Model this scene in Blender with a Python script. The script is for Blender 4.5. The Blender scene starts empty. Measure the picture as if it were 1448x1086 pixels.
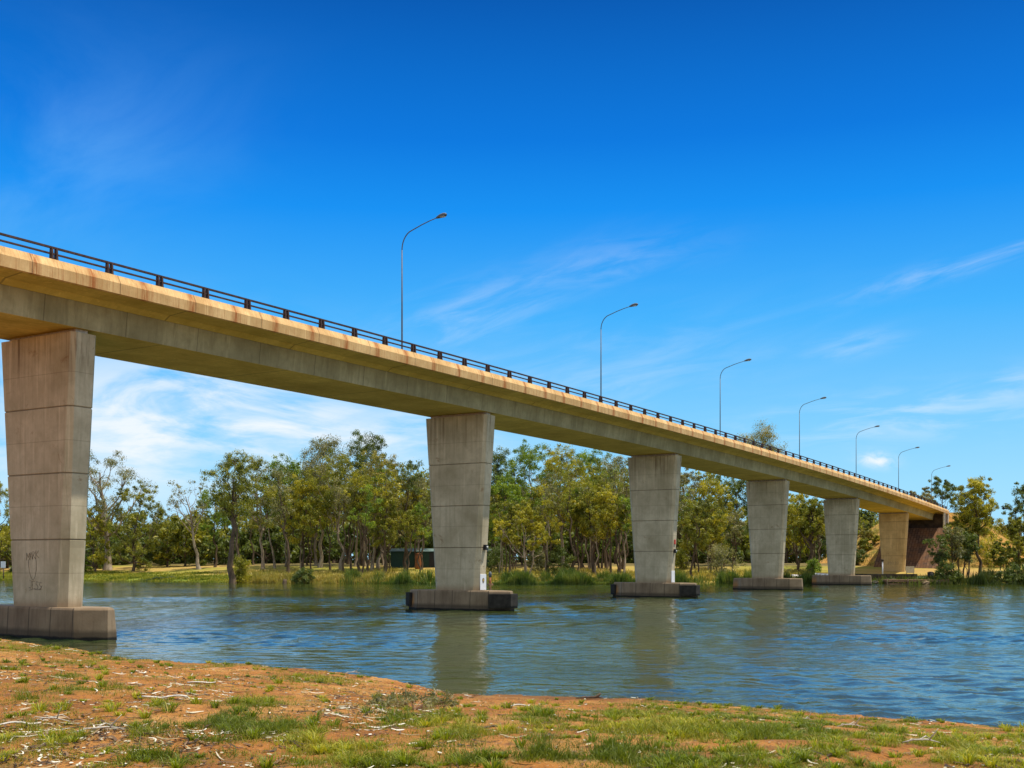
import bpy, math, random
import numpy as np
from math import sin, cos, radians, pi

random.seed(7)
RNG = np.random.default_rng(7)
SC = bpy.context.scene
COL = SC.collection
F = 1600.0; HZ = 794.0; CX = 724.0; CAMH = 3.07      # photograph's focal length / horizon (px), camera height (m)
TH = math.atan(966 / F)                               # bearing of the bridge
U = np.array([sin(TH), cos(TH)]); T = np.array([cos(TH), -sin(TH)])
ZU = 26.0; SPAN = ZU / cos(TH); A0 = 1.783; X0 = -47.0
P0 = np.array([ZU * A0 * math.tan(TH) + X0, ZU * A0])  # first pier
ANG = pi / 2 - TH

# ------------------------------------------------------------------ helpers
def link(o, parent=None):
    COL.objects.link(o)
    if parent: o.parent = parent
    return o

def tag(o, label=None, cat=None, group=None, kind=None):
    if label: o['label'] = label
    if cat: o['category'] = cat
    if group: o['group'] = group
    if kind: o['kind'] = kind
    return o

def empty(name, loc=(0, 0, 0), rz=0.0):
    o = bpy.data.objects.new(name, None)
    o.location = loc; o.rotation_euler = (0, 0, rz); o.empty_display_size = .3
    return link(o)

def np_mesh(name, V, Q, mat=None, parent=None, smooth=False, n=None):
    """V (k,3) verts, Q (m,3|4) faces of equal size"""
    V = np.asarray(V, dtype=np.float32); Q = np.asarray(Q, dtype=np.int32)
    me = bpy.data.meshes.new(name)
    k = Q.shape[1]
    me.vertices.add(len(V)); me.vertices.foreach_set('co', V.ravel())
    me.loops.add(Q.size); me.loops.foreach_set('vertex_index', Q.ravel())
    me.polygons.add(len(Q))
    me.polygons.foreach_set('loop_start', np.arange(0, Q.size, k, dtype=np.int32))
    me.polygons.foreach_set('loop_total', np.full(len(Q), k, dtype=np.int32))
    me.polygons.foreach_set('use_smooth', np.full(len(Q), smooth, dtype=bool))
    me.update(); me.validate()
    if mat: me.materials.append(mat)
    return link(bpy.data.objects.new(name, me), parent)

class MB:
    def __init__(s): s.v = []; s.f = []; s.sm = []
    def add(s, vs, fs, smooth=False):
        b = len(s.v); s.v += [tuple(map(float, p)) for p in vs]
        s.f += [tuple(i + b for i in f) for f in fs]; s.sm += [smooth] * len(fs)
    def box(s, x0, x1, y0, y1, z0, z1):
        vs = [(x, y, z) for z in (z0, z1) for (x, y) in ((x0, y0), (x1, y0), (x1, y1), (x0, y1))]
        s.add(vs, [(3, 2, 1, 0), (4, 5, 6, 7), (0, 1, 5, 4), (1, 2, 6, 5), (2, 3, 7, 6), (3, 0, 4, 7)])
    def loops(s, L, cap=True, smooth=False, closed=True):
        n = len(L[0]); vs = [p for l in L for p in l]; fs = []
        for i in range(len(L) - 1):
            for j in range(n if closed else n - 1):
                a = i * n + j; b = i * n + (j + 1) % n
                fs.append((a, b, b + n, a + n))
        if cap: fs += [tuple(range(n - 1, -1, -1)), tuple(range((len(L) - 1) * n, len(L) * n))]
        s.add(vs, fs, smooth)
    def tube(s, pts, rad, sides=8, cap=True):
        pts = [np.array(p, float) for p in pts]; L = []
        for i, p in enumerate(pts):
            d = pts[min(i + 1, len(pts) - 1)] - pts[max(i - 1, 0)]
            d /= (np.linalg.norm(d) + 1e-9)
            a = np.cross(d, (0, 0, 1.0) if abs(d[2]) < .95 else (1.0, 0, 0)); a /= np.linalg.norm(a)
            b = np.cross(d, a); r = rad[i] if hasattr(rad, '__len__') else rad
            L.append([p + r * (cos(2 * pi * k / sides) * a + sin(2 * pi * k / sides) * b) for k in range(sides)])
        s.loops(L, cap, True)
    def build(s, name, mat, parent=None, bevel=0):
        me = bpy.data.meshes.new(name); me.from_pydata(s.v, [], s.f)
        me.polygons.foreach_set('use_smooth', s.sm); me.update()
        if mat: me.materials.append(mat)
        o = link(bpy.data.objects.new(name, me), parent)
        if bevel:
            m = o.modifiers.new('bevel', 'BEVEL'); m.width = bevel; m.segments = 2; m.limit_method = 'ANGLE'
        return o

# numpy value noise
_H = RNG.random((256, 256))
def vnoise(x, y):
    x = np.asarray(x, float); y = np.asarray(y, float)
    xi = np.floor(x).astype(int); yi = np.floor(y).astype(int)
    fx = x - xi; fy = y - yi; fx = fx * fx * (3 - 2 * fx); fy = fy * fy * (3 - 2 * fy)
    g = lambda i, j: _H[i & 255, j & 255]
    return (g(xi, yi) * (1 - fx) + g(xi + 1, yi) * fx) * (1 - fy) + (g(xi, yi + 1) * (1 - fx) + g(xi + 1, yi + 1) * fx) * fy
def fbm(x, y, o=4):
    s = 0; a = .5
    for k in range(o):
        s = s + a * vnoise(np.asarray(x) * 2 ** k + 17.3 * k, np.asarray(y) * 2 ** k + 9.1 * k); a *= .5
    return s
def sstep(a, b, x):
    t = np.clip((np.asarray(x, float) - a) / (b - a), 0, 1); return t * t * (3 - 2 * t)

# ------------------------------------------------------------------ node helpers
class NT:
    def __init__(s, tree): s.t = tree; s.t.nodes.clear(); s.L = s.t.links
    def n(s, typ, ins=None, **pr):
        nd = s.t.nodes.new(typ)
        for k, v in pr.items(): setattr(nd, k, v)
        for k, v in (ins or {}).items():
            if isinstance(v, bpy.types.NodeSocket): s.L.new(v, nd.inputs[k])
            elif v is not None: nd.inputs[k].default_value = v
        return nd
    def co(s, kind='Object'): return s.n('ShaderNodeTexCoord').outputs[kind]
    def map(s, v, scale=(1, 1, 1), loc=(0, 0, 0), rot=(0, 0, 0)):
        return s.n('ShaderNodeMapping', {'Vector': v, 'Scale': scale, 'Location': loc, 'Rotation': rot}).outputs[0]
    def noise(s, v, scale=1, det=4, rough=.55, dist=0):
        return s.n('ShaderNodeTexNoise', {'Vector': v, 'Scale': scale, 'Detail': det, 'Roughness': rough, 'Distortion': dist}).outputs[0]
    def math(s, op, a, b=0.0, c=None, clamp=False):
        d = {0: a, 1: b}
        if c is not None: d[2] = c
        return s.n('ShaderNodeMath', d, operation=op, use_clamp=clamp).outputs[0]
    def rng(s, v, a, b, c=0.0, d=1.0, smooth=True):
        return s.n('ShaderNodeMapRange', {0: v, 1: a, 2: b, 3: c, 4: d}, interpolation_type='SMOOTHSTEP' if smooth else 'LINEAR', clamp=True).outputs[0]
    def ramp(s, f, stops):
        nd = s.n('ShaderNodeValToRGB', {0: f}); e = nd.color_ramp.elements
        while len(e) < len(stops): e.new(.5)
        for i, (p, c) in enumerate(stops):
            e[i].position = p; e[i].color = tuple(c) + (1,) if len(c) == 3 else c
        return nd.outputs[0]
    def mix(s, f, a, b, mode='MIX'):
        nd = s.t.nodes.new('ShaderNodeMix'); nd.data_type = 'RGBA'; nd.blend_type = mode
        for i, v in ((0, f), (6, a), (7, b)):
            if isinstance(v, bpy.types.NodeSocket): s.L.new(v, nd.inputs[i])
            elif i == 0: nd.inputs[0].default_value = v
            else: nd.inputs[i].default_value = tuple(v) + (1,) if len(v) == 3 else v
        return nd.outputs[2]
    def sep(s, v):
        o = s.n('ShaderNodeSeparateXYZ', {0: v}).outputs; return o[0], o[1], o[2]
    def bump(s, h, strength=.5, dist=.02, normal=None):
        return s.n('ShaderNodeBump', {'Height': h, 'Strength': strength, 'Distance': dist, 'Normal': normal}).outputs[0]

def rgb(c): return tuple(c) + (1,) if len(c) == 3 else c
def newmat(name):
    m = bpy.data.materials.new(name); m.use_nodes = True
    return m, NT(m.node_tree)
def surf(nt, color, rough=.8, normal=None, spec=.3, metal=0.0, ior=None):
    d = {'Base Color': color if isinstance(color, bpy.types.NodeSocket) else rgb(color), 'Roughness': rough, 'Specular IOR Level': spec, 'Metallic': metal}
    if normal is not None: d['Normal'] = normal
    if ior: d['IOR'] = ior
    p = nt.n('ShaderNodeBsdfPrincipled', d)
    nt.n('ShaderNodeOutputMaterial', {0: p.outputs[0]}); return p

def plain(name, c, rough=.6, metal=0.0, var=.25, scale=6):
    m, t = newmat(name); n = t.noise(t.co(), scale, 5)
    c2 = [x * (1 - var) for x in c]; c3 = [min(1, x * (1 + var)) for x in c]
    surf(t, t.ramp(n, [(.3, c2), (.7, c3)]), rough, t.bump(n, .2, .01), .3, metal)
    return m

# ------------------------------------------------------------------ materials
def mat_concrete(name, lo, hi, panel=0.0, rust=0.0, lifts=None, streak=.5, board=False):
    m, t = newmat(name); co = t.co(); x, y, z = t.sep(co)
    rnd = t.math('MULTIPLY', t.n('ShaderNodeObjectInfo').outputs['Random'], 40)
    co = t.n('ShaderNodeVectorMath', {0: co, 1: t.n('ShaderNodeCombineXYZ', {0: rnd, 1: rnd, 2: rnd}).outputs[0]}, operation='ADD').outputs[0]
    big = t.noise(co, .45, 5, .6); fine = t.noise(co, 9, 6, .65)
    st = t.noise(t.map(co, (2.6, 2.6, .16)), 1.6, 5, .65)
    c = t.mix(t.rng(t.noise(co, 1.7, 6, .7, .5), .38, .72, 0, .42), t.ramp(big, [(.3, [v * .8 for v in lo]), (.68, hi)]), [v * .7 for v in lo])
    c = t.mix(t.rng(st, .45, .75, 0, streak), c, [v * .62 for v in lo])
    c = t.mix(t.rng(t.noise(t.map(co, (3.5, 3.5, .22), (5, 3, 1)), 1.3, 4), .56, .74, 0, .4), c, [min(1, v * 1.25) for v in hi])
    if panel:
        pu = t.math('DIVIDE', x, panel); fr = t.math('FRACT', pu)
        wn = t.n('ShaderNodeTexWhiteNoise', {'W': t.math('FLOOR', pu)}, noise_dimensions='1D').outputs[0]
        c = t.mix(t.math('MULTIPLY', wn, .32), c, [v * .55 for v in lo])
        seam = t.math('LESS_THAN', t.math('ABSOLUTE', t.math('SUBTRACT', fr, .5)), .0055)
        c = t.mix(t.math('MULTIPLY', seam, .5), c, (.07, .05, .03))
    if board:
        fb = t.math('FRACT', t.math('DIVIDE', y, .42))
        c = t.mix(t.math('MULTIPLY', t.math('LESS_THAN', fb, .05), .4), c, [v * .4 for v in lo])
    if lifts:
        # construction joints in the pours and paler panel joints between them, plus rust washing down from the top
        for zz, w, k in lifts:
            ln = t.rng(t.math('ABSOLUTE', t.math('SUBTRACT', z, zz)), 0, w, 1, 0)
            c = t.mix(t.math('MULTIPLY', ln, k), c, (.075, .05, .028))
        fy = t.math('FRACT', t.math('ADD', t.math('DIVIDE', y, 1.22), .5))
        c = t.mix(t.math('MULTIPLY', t.math('LESS_THAN', fy, .016), .3), c, [v * .5 for v in lo])
        drip = t.noise(t.map(co, (4.2, 4.2, .1), (2, 7, 0)), 1.5, 5, .7)
        top = t.rng(z, 9.4, 11.9, 0, 1)
        c = t.mix(t.math('MULTIPLY', t.math('MULTIPLY', t.rng(drip, .48, .72), top), .75), c, (.13, .07, .03))
        c = t.mix(t.math('MULTIPLY', t.rng(t.noise(co, 1.1, 5, .7, .6), .6, .72), .55), c, (.24, .12, .045))
        c = t.mix(t.math('MULTIPLY', t.rng(z, 1.2, 1.75, 1, 0), t.rng(big, .3, .6, .25, .6)), c, (.26, .14, .06))
    if rust:
        pf = t.math('FRACT', t.math('DIVIDE', x, 2.5))
        d = t.math('ABSOLUTE', t.math('SUBTRACT', pf, .5))
        fin = t.noise(t.map(co, (7, 1, .35)), 2.2, 5, .7)
        r1 = t.math('MULTIPLY', t.rng(d, 0, .13, 1, 0), t.rng(fin, .32, .55))
        r2 = t.math('MULTIPLY', t.rng(fin, .5, .72), .75)
        c = t.mix(t.math('MULTIPLY', t.math('MAXIMUM', r1, r2), rust), c, (.38, .12, .03))
        ja = t.math('LESS_THAN', t.math('FRACT', t.math('DIVIDE', x, 3.9)), .012)
        c = t.mix(t.math('MULTIPLY', ja, .55), c, (.1, .06, .03))
    c = t.mix(t.rng(fine, .6, .8, 0, .35), c, [v * .5 for v in lo])
    h = t.math('ADD', t.math('MULTIPLY', fine, .5), t.math('MULTIPLY', st, .5))
    surf(t, c, .85, t.bump(h, .35, .02), .25)
    return m

M = {}
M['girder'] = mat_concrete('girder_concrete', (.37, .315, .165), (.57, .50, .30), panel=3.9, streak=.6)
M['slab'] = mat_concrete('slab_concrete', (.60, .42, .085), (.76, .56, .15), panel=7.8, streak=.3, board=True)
M['parapet'] = mat_concrete('parapet_concrete', (.68, .40, .15), (.86, .59, .28), rust=.95, streak=.35)
LZ = [(3.95, .04, .7), (6.6, .04, .7), (9.25, .04, .7), (2.6, .025, .32), (5.3, .025, .32), (7.9, .025, .32), (10.6, .025, .32)]
M['pier'] = mat_concrete('pier_concrete', (.52, .43, .27), (.70, .60, .42), lifts=LZ, streak=.45)
M['pier_warm'] = mat_concrete('warm_pier_concrete', (.58, .40, .18), (.74, .55, .28), lifts=LZ, streak=.3)

def mat_cap():
    m, t = newmat('pile_cap_concrete'); co = t.co(); x, y, z = t.sep(co)
    big = t.noise(co, .9, 5); st = t.noise(t.map(co, (3, 3, .3)), 1.6, 5, .7); fine = t.noise(co, 11, 5)
    c = t.ramp(big, [(.3, (.21, .145, .085)), (.7, (.33, .245, .155))])
    c = t.mix(t.rng(st, .45, .7, 0, .55), c, (.15, .1, .06))
    f = t.math('FRACT', t.math('DIVIDE', y, 1.35))
    c = t.mix(t.math('MULTIPLY', t.math('LESS_THAN', f, .03), .85), c, (.04, .03, .02))
    # rust wash on the upstream end and the black algae line at the water
    c = t.mix(t.math('MULTIPLY', t.rng(y, 2.9, 3.4), t.rng(t.math('ADD', z, t.math('MULTIPLY', st, .5)), 1.5, .5, 0, .9)), c, (.45, .19, .04))
    al = t.math('ADD', z, t.math('MULTIPLY', t.noise(co, 2.2, 4), .12))
    c = t.mix(t.rng(al, .52, .3, 0, .75), c, (.06, .045, .028))
    c = t.mix(t.rng(al, .2, .12), c, (.012, .011, .009))
    surf(t, c, .8, t.bump(fine, .3, .02), .3); return m
M['cap'] = mat_cap()
M['fender'] = plain('black_rubber', (.03, .027, .023), .9, 0, .5, 3)
M['asphalt'] = plain('asphalt', (.05, .05, .05), .9)
M['steel'] = plain('dark_rusty_steel', (.085, .046, .034), .6, .3, .4)
M['bearing'] = plain('pale_bearing_strip', (.55, .5, .42), .8)
M['galv'] = plain('galvanised_steel', (.13, .145, .165), .65, .25, .15)
M['lampglass'] = plain('lamp_lens', (.6, .6, .56), .3)
M['white'] = plain('white_paint', (.75, .77, .8), .5, 0, .08)
M['ink'] = plain('faded_spray_paint', (.23, .2, .16), .7)
M['red'] = plain('red_enamel', (.5, .05, .03), .5)
M['gold'] = plain('ochre_enamel', (.5, .33, .05), .5)
M['green_wall'] = plain('dark_green_sheet', (.012, .045, .032), .5)
M['pale_roof'] = plain('pale_green_roof', (.14, .2, .17), .5)
M['rusty'] = plain('rusty_tank', (.3, .11, .04), .7, 0, .4, 3)
M['black'] = plain('black_plastic', (.02, .02, .022), .5)
M['boatgreen'] = plain('faded_green_paint', (.08, .2, .1), .5)
M['recess_shade'] = plain('shade_dark_concrete', (.06, .04, .028), .9, 0, .5, 1.5)  # near-black colour paints in the shade of the recess under the deck end
M['stone'] = plain('dark_stone', (.07, .06, .045), .9, 0, .5, 2)
M['tan'] = plain('tan_rock', (.24, .17, .1), .95, 0, .4, 3)
M['timber'] = plain('weathered_timber', (.26, .15, .09), .85, 0, .4, 4)
M['drift'] = plain('bleached_wood', (.55, .5, .43), .85, 0, .2, 20)
M['duck'] = plain('dark_feathers', (.03, .028, .022), .7)

def mat_bark(name, a, b):
    m, t = newmat(name); co = t.co()
    n = t.noise(t.map(co, (1.2, 1.2, .35)), 1.6, 6, .65)
    surf(t, t.ramp(n, [(.32, a), (.66, b)]), .9, t.bump(n, .5, .05), .2); return m
M['bark_dark'] = mat_bark('dark_bark', (.045, .032, .022), (.17, .12, .08))
M['bark_pale'] = mat_bark('pale_gum_bark', (.15, .105, .07), (.45, .37, .28))

def mat_leaf(name, cols, trans=.32, k=1.8):
    m, t = newmat(name)
    r = t.n('ShaderNodeNewGeometry').outputs['Random Per Island']
    n = t.noise(t.co(), .42, 3)
    f = t.math('ADD', t.math('MULTIPLY', r, .5), t.math('MULTIPLY', t.rng(n, .34, .66, 0, 1), .5))
    c = t.ramp(f, [(i / (len(cols) - 1), [v * k for v in q]) for i, q in enumerate(cols)])
    p = t.n('ShaderNodeBsdfPrincipled', {'Base Color': c, 'Roughness': .5, 'Specular IOR Level': .35})
    tr = t.n('ShaderNodeBsdfTranslucent', {0: t.mix(1.0, c, (1.5, 1.6, .6), 'MULTIPLY')})
    mx = t.n('ShaderNodeMixShader', {0: trans, 1: p.outputs[0], 2: tr.outputs[0]})
    t.n('ShaderNodeOutputMaterial', {0: mx.outputs[0]}); return m
M['leaf_olive'] = mat_leaf('olive_leaves', [(.036, .046, .009), (.105, .112, .013), (.25, .215, .026)])
M['leaf_green'] = mat_leaf('green_leaves', [(.03, .055, .01), (.09, .135, .014), (.23, .26, .026)])
M['leaf_yellow'] = mat_leaf('yellow_green_leaves', [(.055, .06, .009), (.17, .158, .013), (.38, .30, .026)])
M['leaf_grey'] = mat_leaf('grey_green_leaves', [(.05, .055, .028), (.125, .12, .055), (.25, .215, .105)])
M['leaf_dark'] = mat_leaf('dark_leaves', [(.03, .045, .012), (.065, .085, .02), (.12, .13, .03)])
M['leaf_brown'] = mat_leaf('brown_tinged_leaves', [(.07, .075, .018), (.15, .135, .028), (.26, .19, .055)])
M['reed'] = mat_leaf('reed_blades', [(.025, .045, .01), (.06, .09, .014), (.14, .14, .03)], .3)
M['reed_dark'] = mat_leaf('dark_reed_blades', [(.015, .025, .007), (.035, .05, .01), (.08, .08, .02)], .25)
M['grass'] = mat_leaf('grass_blades', [(.035, .052, .005), (.105, .12, .008), (.28, .215, .03)], .3)
M['tussock'] = mat_leaf('tussock_blades', [(.03, .05, .004), (.11, .135, .007), (.31, .255, .022)], .34)
M['dry'] = mat_leaf('dry_grass_blades', [(.09, .095, .018), (.19, .155, .035), (.31, .23, .065)], .3)
def mat_litter():
    m, t = newmat('leaf_litter')
    r = t.n('ShaderNodeNewGeometry').outputs['Random Per Island']
    c = t.ramp(r, [(0, (.025, .015, .01)), (.4, (.07, .04, .025)), (.62, (.22, .13, .065)), (.74, (.36, .3, .17)), (.86, (.5, .46, .34)), (1, (.74, .7, .6))])
    surf(t, c, .75, None, .3); return m
M['litter'] = mat_litter()

def mat_soil():
    m, t = newmat('red_soil'); co = t.co(); x, y, z = t.sep(co)
    a = t.noise(co, .5, 6, .6); b = t.noise(co, 3.5, 6, .7); c_ = t.noise(co, 22, 5, .7)
    c = t.ramp(a, [(.3, (.25, .095, .024)), (.5, (.44, .18, .042)), (.7, (.60, .32, .10))])
    c = t.mix(t.rng(b, .48, .66, 0, .7), c, (.19, .085, .04))
    c = t.mix(t.rng(c_, .54, .64, 0, .8), c, (.09, .05, .03))
    c = t.mix(t.rng(t.noise(co, 31, 3), .64, .7, 0, .55), c, (.6, .47, .32))
    turf = t.n('ShaderNodeAttribute', attribute_name='turf').outputs['Fac']
    tm = t.math('MULTIPLY', turf, t.rng(b, .3, .6, .45, .95))
    c = t.mix(tm, c, t.ramp(c_, [(.3, (.09, .085, .02)), (.7, (.24, .2, .05))]))
    c = t.mix(t.rng(t.math('ADD', z, t.math('MULTIPLY', b, .2)), .33, .12, 0, .8), c, (.13, .065, .03))
    h = t.math('ADD', t.math('MULTIPLY', b, .9), t.math('MULTIPLY', c_, .5))
    surf(t, c, .95, t.bump(h, 1.0, .09), .15); return m
M['soil'] = mat_soil()

def mat_meadow():
    m, t = newmat('meadow'); co = t.co()
    a = t.noise(t.map(co, (.6, 1.4, 1)), .06, 6, .65); b = t.noise(co, .8, 6, .7)
    c = t.ramp(a, [(.32, (.19, .2, .03)), (.46, (.3, .26, .045)), (.56, (.44, .31, .085)), (.7, (.40, .24, .09))])
    c = t.mix(t.rng(b, .5, .72, 0, .5), c, (.12, .13, .025)); z = t.sep(co)[2]
    c = t.mix(t.math('MULTIPLY', t.rng(t.sep(co)[0], -26, -40), t.rng(t.math('ADD', z, t.math('MULTIPLY', a, .8)), 1.7, .9, 0, .85)), c, (.15, .2, .02))
    c = t.mix(t.rng(z, 2.1, 2.5, 0, .8), c, (.11, .085, .04))
    surf(t, c, .95, t.bump(b, .6, .2), .15); return m
M['meadow'] = mat_meadow()
def mat_emb():
    m, t = newmat('embankment_earth'); co = t.co()
    a = t.noise(co, .22, 6, .65); b = t.noise(co, 1.3, 6, .7)
    c = t.ramp(a, [(.3, (.40, .17, .045)), (.5, (.50, .28, .075)), (.68, (.30, .25, .05))])
    c = t.mix(t.rng(b, .47, .6, 0, .75), c, (.13, .095, .03))
    surf(t, c, .95, t.bump(b, .8, .3), .15); return m
M['emb'] = mat_emb()
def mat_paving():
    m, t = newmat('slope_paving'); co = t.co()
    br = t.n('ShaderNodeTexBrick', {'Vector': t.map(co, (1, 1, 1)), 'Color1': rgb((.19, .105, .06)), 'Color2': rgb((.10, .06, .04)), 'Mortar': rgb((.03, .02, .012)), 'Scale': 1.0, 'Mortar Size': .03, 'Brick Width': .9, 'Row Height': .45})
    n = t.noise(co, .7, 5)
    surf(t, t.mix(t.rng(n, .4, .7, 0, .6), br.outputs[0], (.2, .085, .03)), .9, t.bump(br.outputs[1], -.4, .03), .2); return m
M['paving'] = mat_paving()

def mat_water():
    m, t = newmat('river_water'); co = t.co()
    d = t.noise(co, .035, 4)
    c = t.ramp(d, [(.36, (.013, .034, .014)), (.68, (.064, .074, .005))])
    n1 = t.noise(t.map(co, (1, 1.5, 1)), 1.1, 4, .6); n2 = t.noise(t.map(co, (1, 1.4, 1)), 4.5, 3, .6)
    gust = t.rng(t.noise(t.map(co, (.5, 1.5, 1)), .05, 3), .36, .6, .35, 1)
    h = t.math('MULTIPLY', t.math('ADD', t.math('MULTIPLY', n1, .75), t.math('MULTIPLY', n2, .25)), gust)
    surf(t, c, .05, t.bump(h, .32, .2), .5, 0, 1.7); return m
M['water'] = mat_water()

# ------------------------------------------------------------------ setting: ground heights
EX = np.array([-400, -90, -40, -17.7, -11.1, -5.9, -2.75, -1.3, 1.7, 4.1, 6.3, 9.0, 16, 40, 400.])
EY = np.array([150, 66, 48, 39.2, 32.0, 29.4, 26.9, 25.6, 25.4, 23.6, 21.1, 19.8, 17.5, 12, -60.])
EB = np.array([.35, .35, .35, .35, .35, .3, .2, .03, .03, .1, .15, .15, .15, .15, .15])
def near_h(X, Y):
    X = np.asarray(X, float); Y = np.asarray(Y, float)
    ye = np.interp(X, EX, EY) + 1.5 * (fbm(X * .45, X * 0 + 3.3, 3) - .45) + .5 * (fbm(X * 1.9, Y * .5 + 3.3, 3) - .45)
    hb = np.interp(X, EX, EB)
    d = ye - Y
    h = hb + (1.5 - hb) * sstep(-2, 17, d) * 1.0
    h = np.where(d < 0, hb + d * .55, h)
    return h + .10 * (fbm(X * .5, Y * .5) - .47) * sstep(0, 3, d) + .08 * (fbm(X * 2.1, Y * 2.1, 3) - .44) * sstep(-.2, 1, d) + .035 * (vnoise(X * 5.3, Y * 5.3) - .5)
def pix_near(px, py):
    """where the sight line through a photograph pixel meets the near bank"""
    ys = np.linspace(6, 45, 1600); k = (px - CX) / F
    below = (CAMH - (py - HZ) / F * ys) <= near_h(k * ys, ys)
    Y = float(ys[np.argmax(below)]) if below.any() else 45.0
    return k * Y, Y

FX = np.array([-900, -200, -110, -79, -66, -43, -30, -2.4, 15, 36, 60, 90, 200, 900.])
FY = np.array([420, 250, 205, 186, 182, 164, 158, 153, 152, 155, 152, 146, 150, 220.])
def far_h(X, Y):
    X = np.asarray(X, float); Y = np.asarray(Y, float)
    d = Y - np.interp(X, FX, FY) - 2.0 * (fbm(X * .16, X * 0, 3) - .45)
    h = -.35 + .65 * sstep(-1, 3, d) + 2.35 * sstep(0, 48, d) + .4 * (fbm(X * .1, Y * .1) - .45) * sstep(2, 20, d)
    return h + 2.5 * sstep(250, 1500, Y)

def grid(name, xs, ys, fh, mat, attr=None):
    Xg, Yg = np.meshgrid(xs, ys); Zg = fh(Xg, Yg)
    V = np.stack([Xg, Yg, Zg], -1).reshape(-1, 3); nx = len(xs); ny = len(ys)
    i = (np.arange(ny - 1)[:, None] * nx + np.arange(nx - 1)[None]).ravel()
    Q = np.stack([i, i + 1, i + nx + 1, i + nx], 1)
    o = np_mesh(name, V, Q, mat, None, True)
    if attr:
        a = o.data.attributes.new(attr[0], 'FLOAT', 'POINT'); a.data.foreach_set('value', attr[1](Xg, Yg).ravel().astype(np.float32))
    o['kind'] = 'structure'; return o

# grass density on the near bank: a base level, noise, and the tufts the photograph shows
TUFTS = [(131, 973, 36, 8), (95, 957, 16, 4), (31, 987, 26, 7), (10, 1042, 34, 12), (83, 1049, 26, 9), (335, 1025, 55, 11), (380, 1036, 45, 11),
         (366, 994, 40, 8), (224, 997, 16, 5), (220, 1073, 62, 13), (432, 1066, 80, 14), (200, 1037, 26, 7), (438, 1039, 26, 8), (281, 931, 14, 5),
         (318, 939, 14, 5), (749, 1069, 100, 14), (695, 1076, 60, 10), (534, 1078, 52, 10), (864, 1074, 62, 11), (785, 1022, 60, 8), (930, 1036, 80, 10),
         (965, 1069, 80, 12), (150, 935, 32, 7), (60, 918, 60, 8), (455, 960, 50, 6), (600, 1022, 60, 8), (1060, 1040, 60, 9), (1180, 1062, 50, 8), (1330, 1066, 60, 9), (660, 1040, 30, 6), (300, 1050, 25, 6), (880, 1012, 40, 5)]
TW = []
for (px, py, rx, ry) in TUFTS:
    x, y = pix_near(px, min(py, 1095)); x1, y1 = pix_near(px, min(py, 1095) + ry)
    TW.append((x, y, rx / F * y, max(.25, abs(y - y1))))
def tuft_w(X, Y):
    s = np.zeros_like(X)
    for (x, y, rx, ry) in TW: s = np.maximum(s, np.exp(-(((X - x) / rx) ** 2 + ((Y - y) / ry) ** 2)))
    return s
def turf(X, Y):
    X = np.asarray(X, float); Y = np.asarray(Y, float)
    d = np.interp(X, EX, EY) - Y
    base = .13 + .80 * sstep(-.04, .30, X / np.maximum(Y, 3)) + .75 * sstep(3.2, .6, d) * np.maximum(sstep(-.09, -.2, X / np.maximum(Y, 3)), sstep(.10, .16, X / np.maximum(Y, 3))) + .12 * sstep(11.5, 9.5, Y)
    base = base - .6 * sstep(3.2, .4, d) * sstep(4, 1.2, np.abs(X - 0))
    n = fbm(X * .9 + 3, Y * .9, 4); n2 = fbm(X * 3.1, Y * 3.1 + 8, 3)
    v = base * sstep(.30, .56, n) * 1.5 * sstep(.28, .52, n2) + 1.2 * tuft_w(X, Y) * sstep(.28, .5, n2)
    return np.clip(v, 0, 1) * sstep(-.1, .15, d)

xs = np.concatenate([np.linspace(-600, -60, 28)[:-1], np.linspace(-60, -24, 37)[:-1], np.arange(-24, 16, .14), np.linspace(16, 60, 45)[1:], np.linspace(60, 500, 20)[1:]])
ys = np.concatenate([np.linspace(-160, 0, 24)[:-1], np.linspace(0, 8, 20)[:-1], np.arange(8, 46, .16), np.linspace(46, 90, 45)[1:], np.linspace(90, 260, 20)[1:]])
grid('ground', xs, ys, near_h, M['soil'], ('turf', turf))
xs = np.concatenate([np.linspace(-2600, -160, 40)[:-1], np.arange(-160, 120, 1.2), np.linspace(120, 2600, 40)[1:]])
ys = np.concatenate([np.arange(138, 260, 1.0), np.linspace(260, 4000, 60)])
grid('far_bank', xs, ys, far_h, M['meadow'])

# river with real ripples (a sum of short wind waves), fine ripples in the bump
def water_h(X, Y):
    r = np.random.default_rng(3); h = np.zeros_like(X)
    px = .10 + .0 * Y; py = .10 + .0025 * np.maximum(Y - 18, 0)
    gust = .45 + .75 * sstep(.32, .62, fbm(X * .045 + 2, Y * .11, 3))
    for k in range(46):
        lam = .24 * (1.9 / .24) ** (r.random()); a = r.normal(1.15, .55); kx, ky = cos(a) * 2 * pi / lam, sin(a) * 2 * pi / lam
        amp = .0060 * lam ** .7 * (.5 + r.random())
        ok = sstep(.55, .28, py * abs(sin(a)) / lam + .25 * abs(cos(a)) / lam * .8)
        h += amp * ok * np.sin(kx * X + ky * Y + r.random() * 6.28)
    return h * gust * (1 - .6 * sstep(80, 125, Y)) * sstep(-140, -100, X) * sstep(150, 110, X) * sstep(260, 230, Y)
xs = np.concatenate([[-3000, -1200, -400], np.linspace(-150, -55, 60)[:-1], np.arange(-55, 75, .24), np.linspace(75, 160, 50)[1:], [400, 1200, 3000]])
yl = [14.0]
while yl[-1] < 190: yl.append(yl[-1] + .11 + .0028 * max(0, yl[-1] - 18))
ys = np.concatenate([[-400, -100, -20, 5], yl, [230, 300, 600]])
grid('water', xs, ys, water_h, M['water'])

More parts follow.
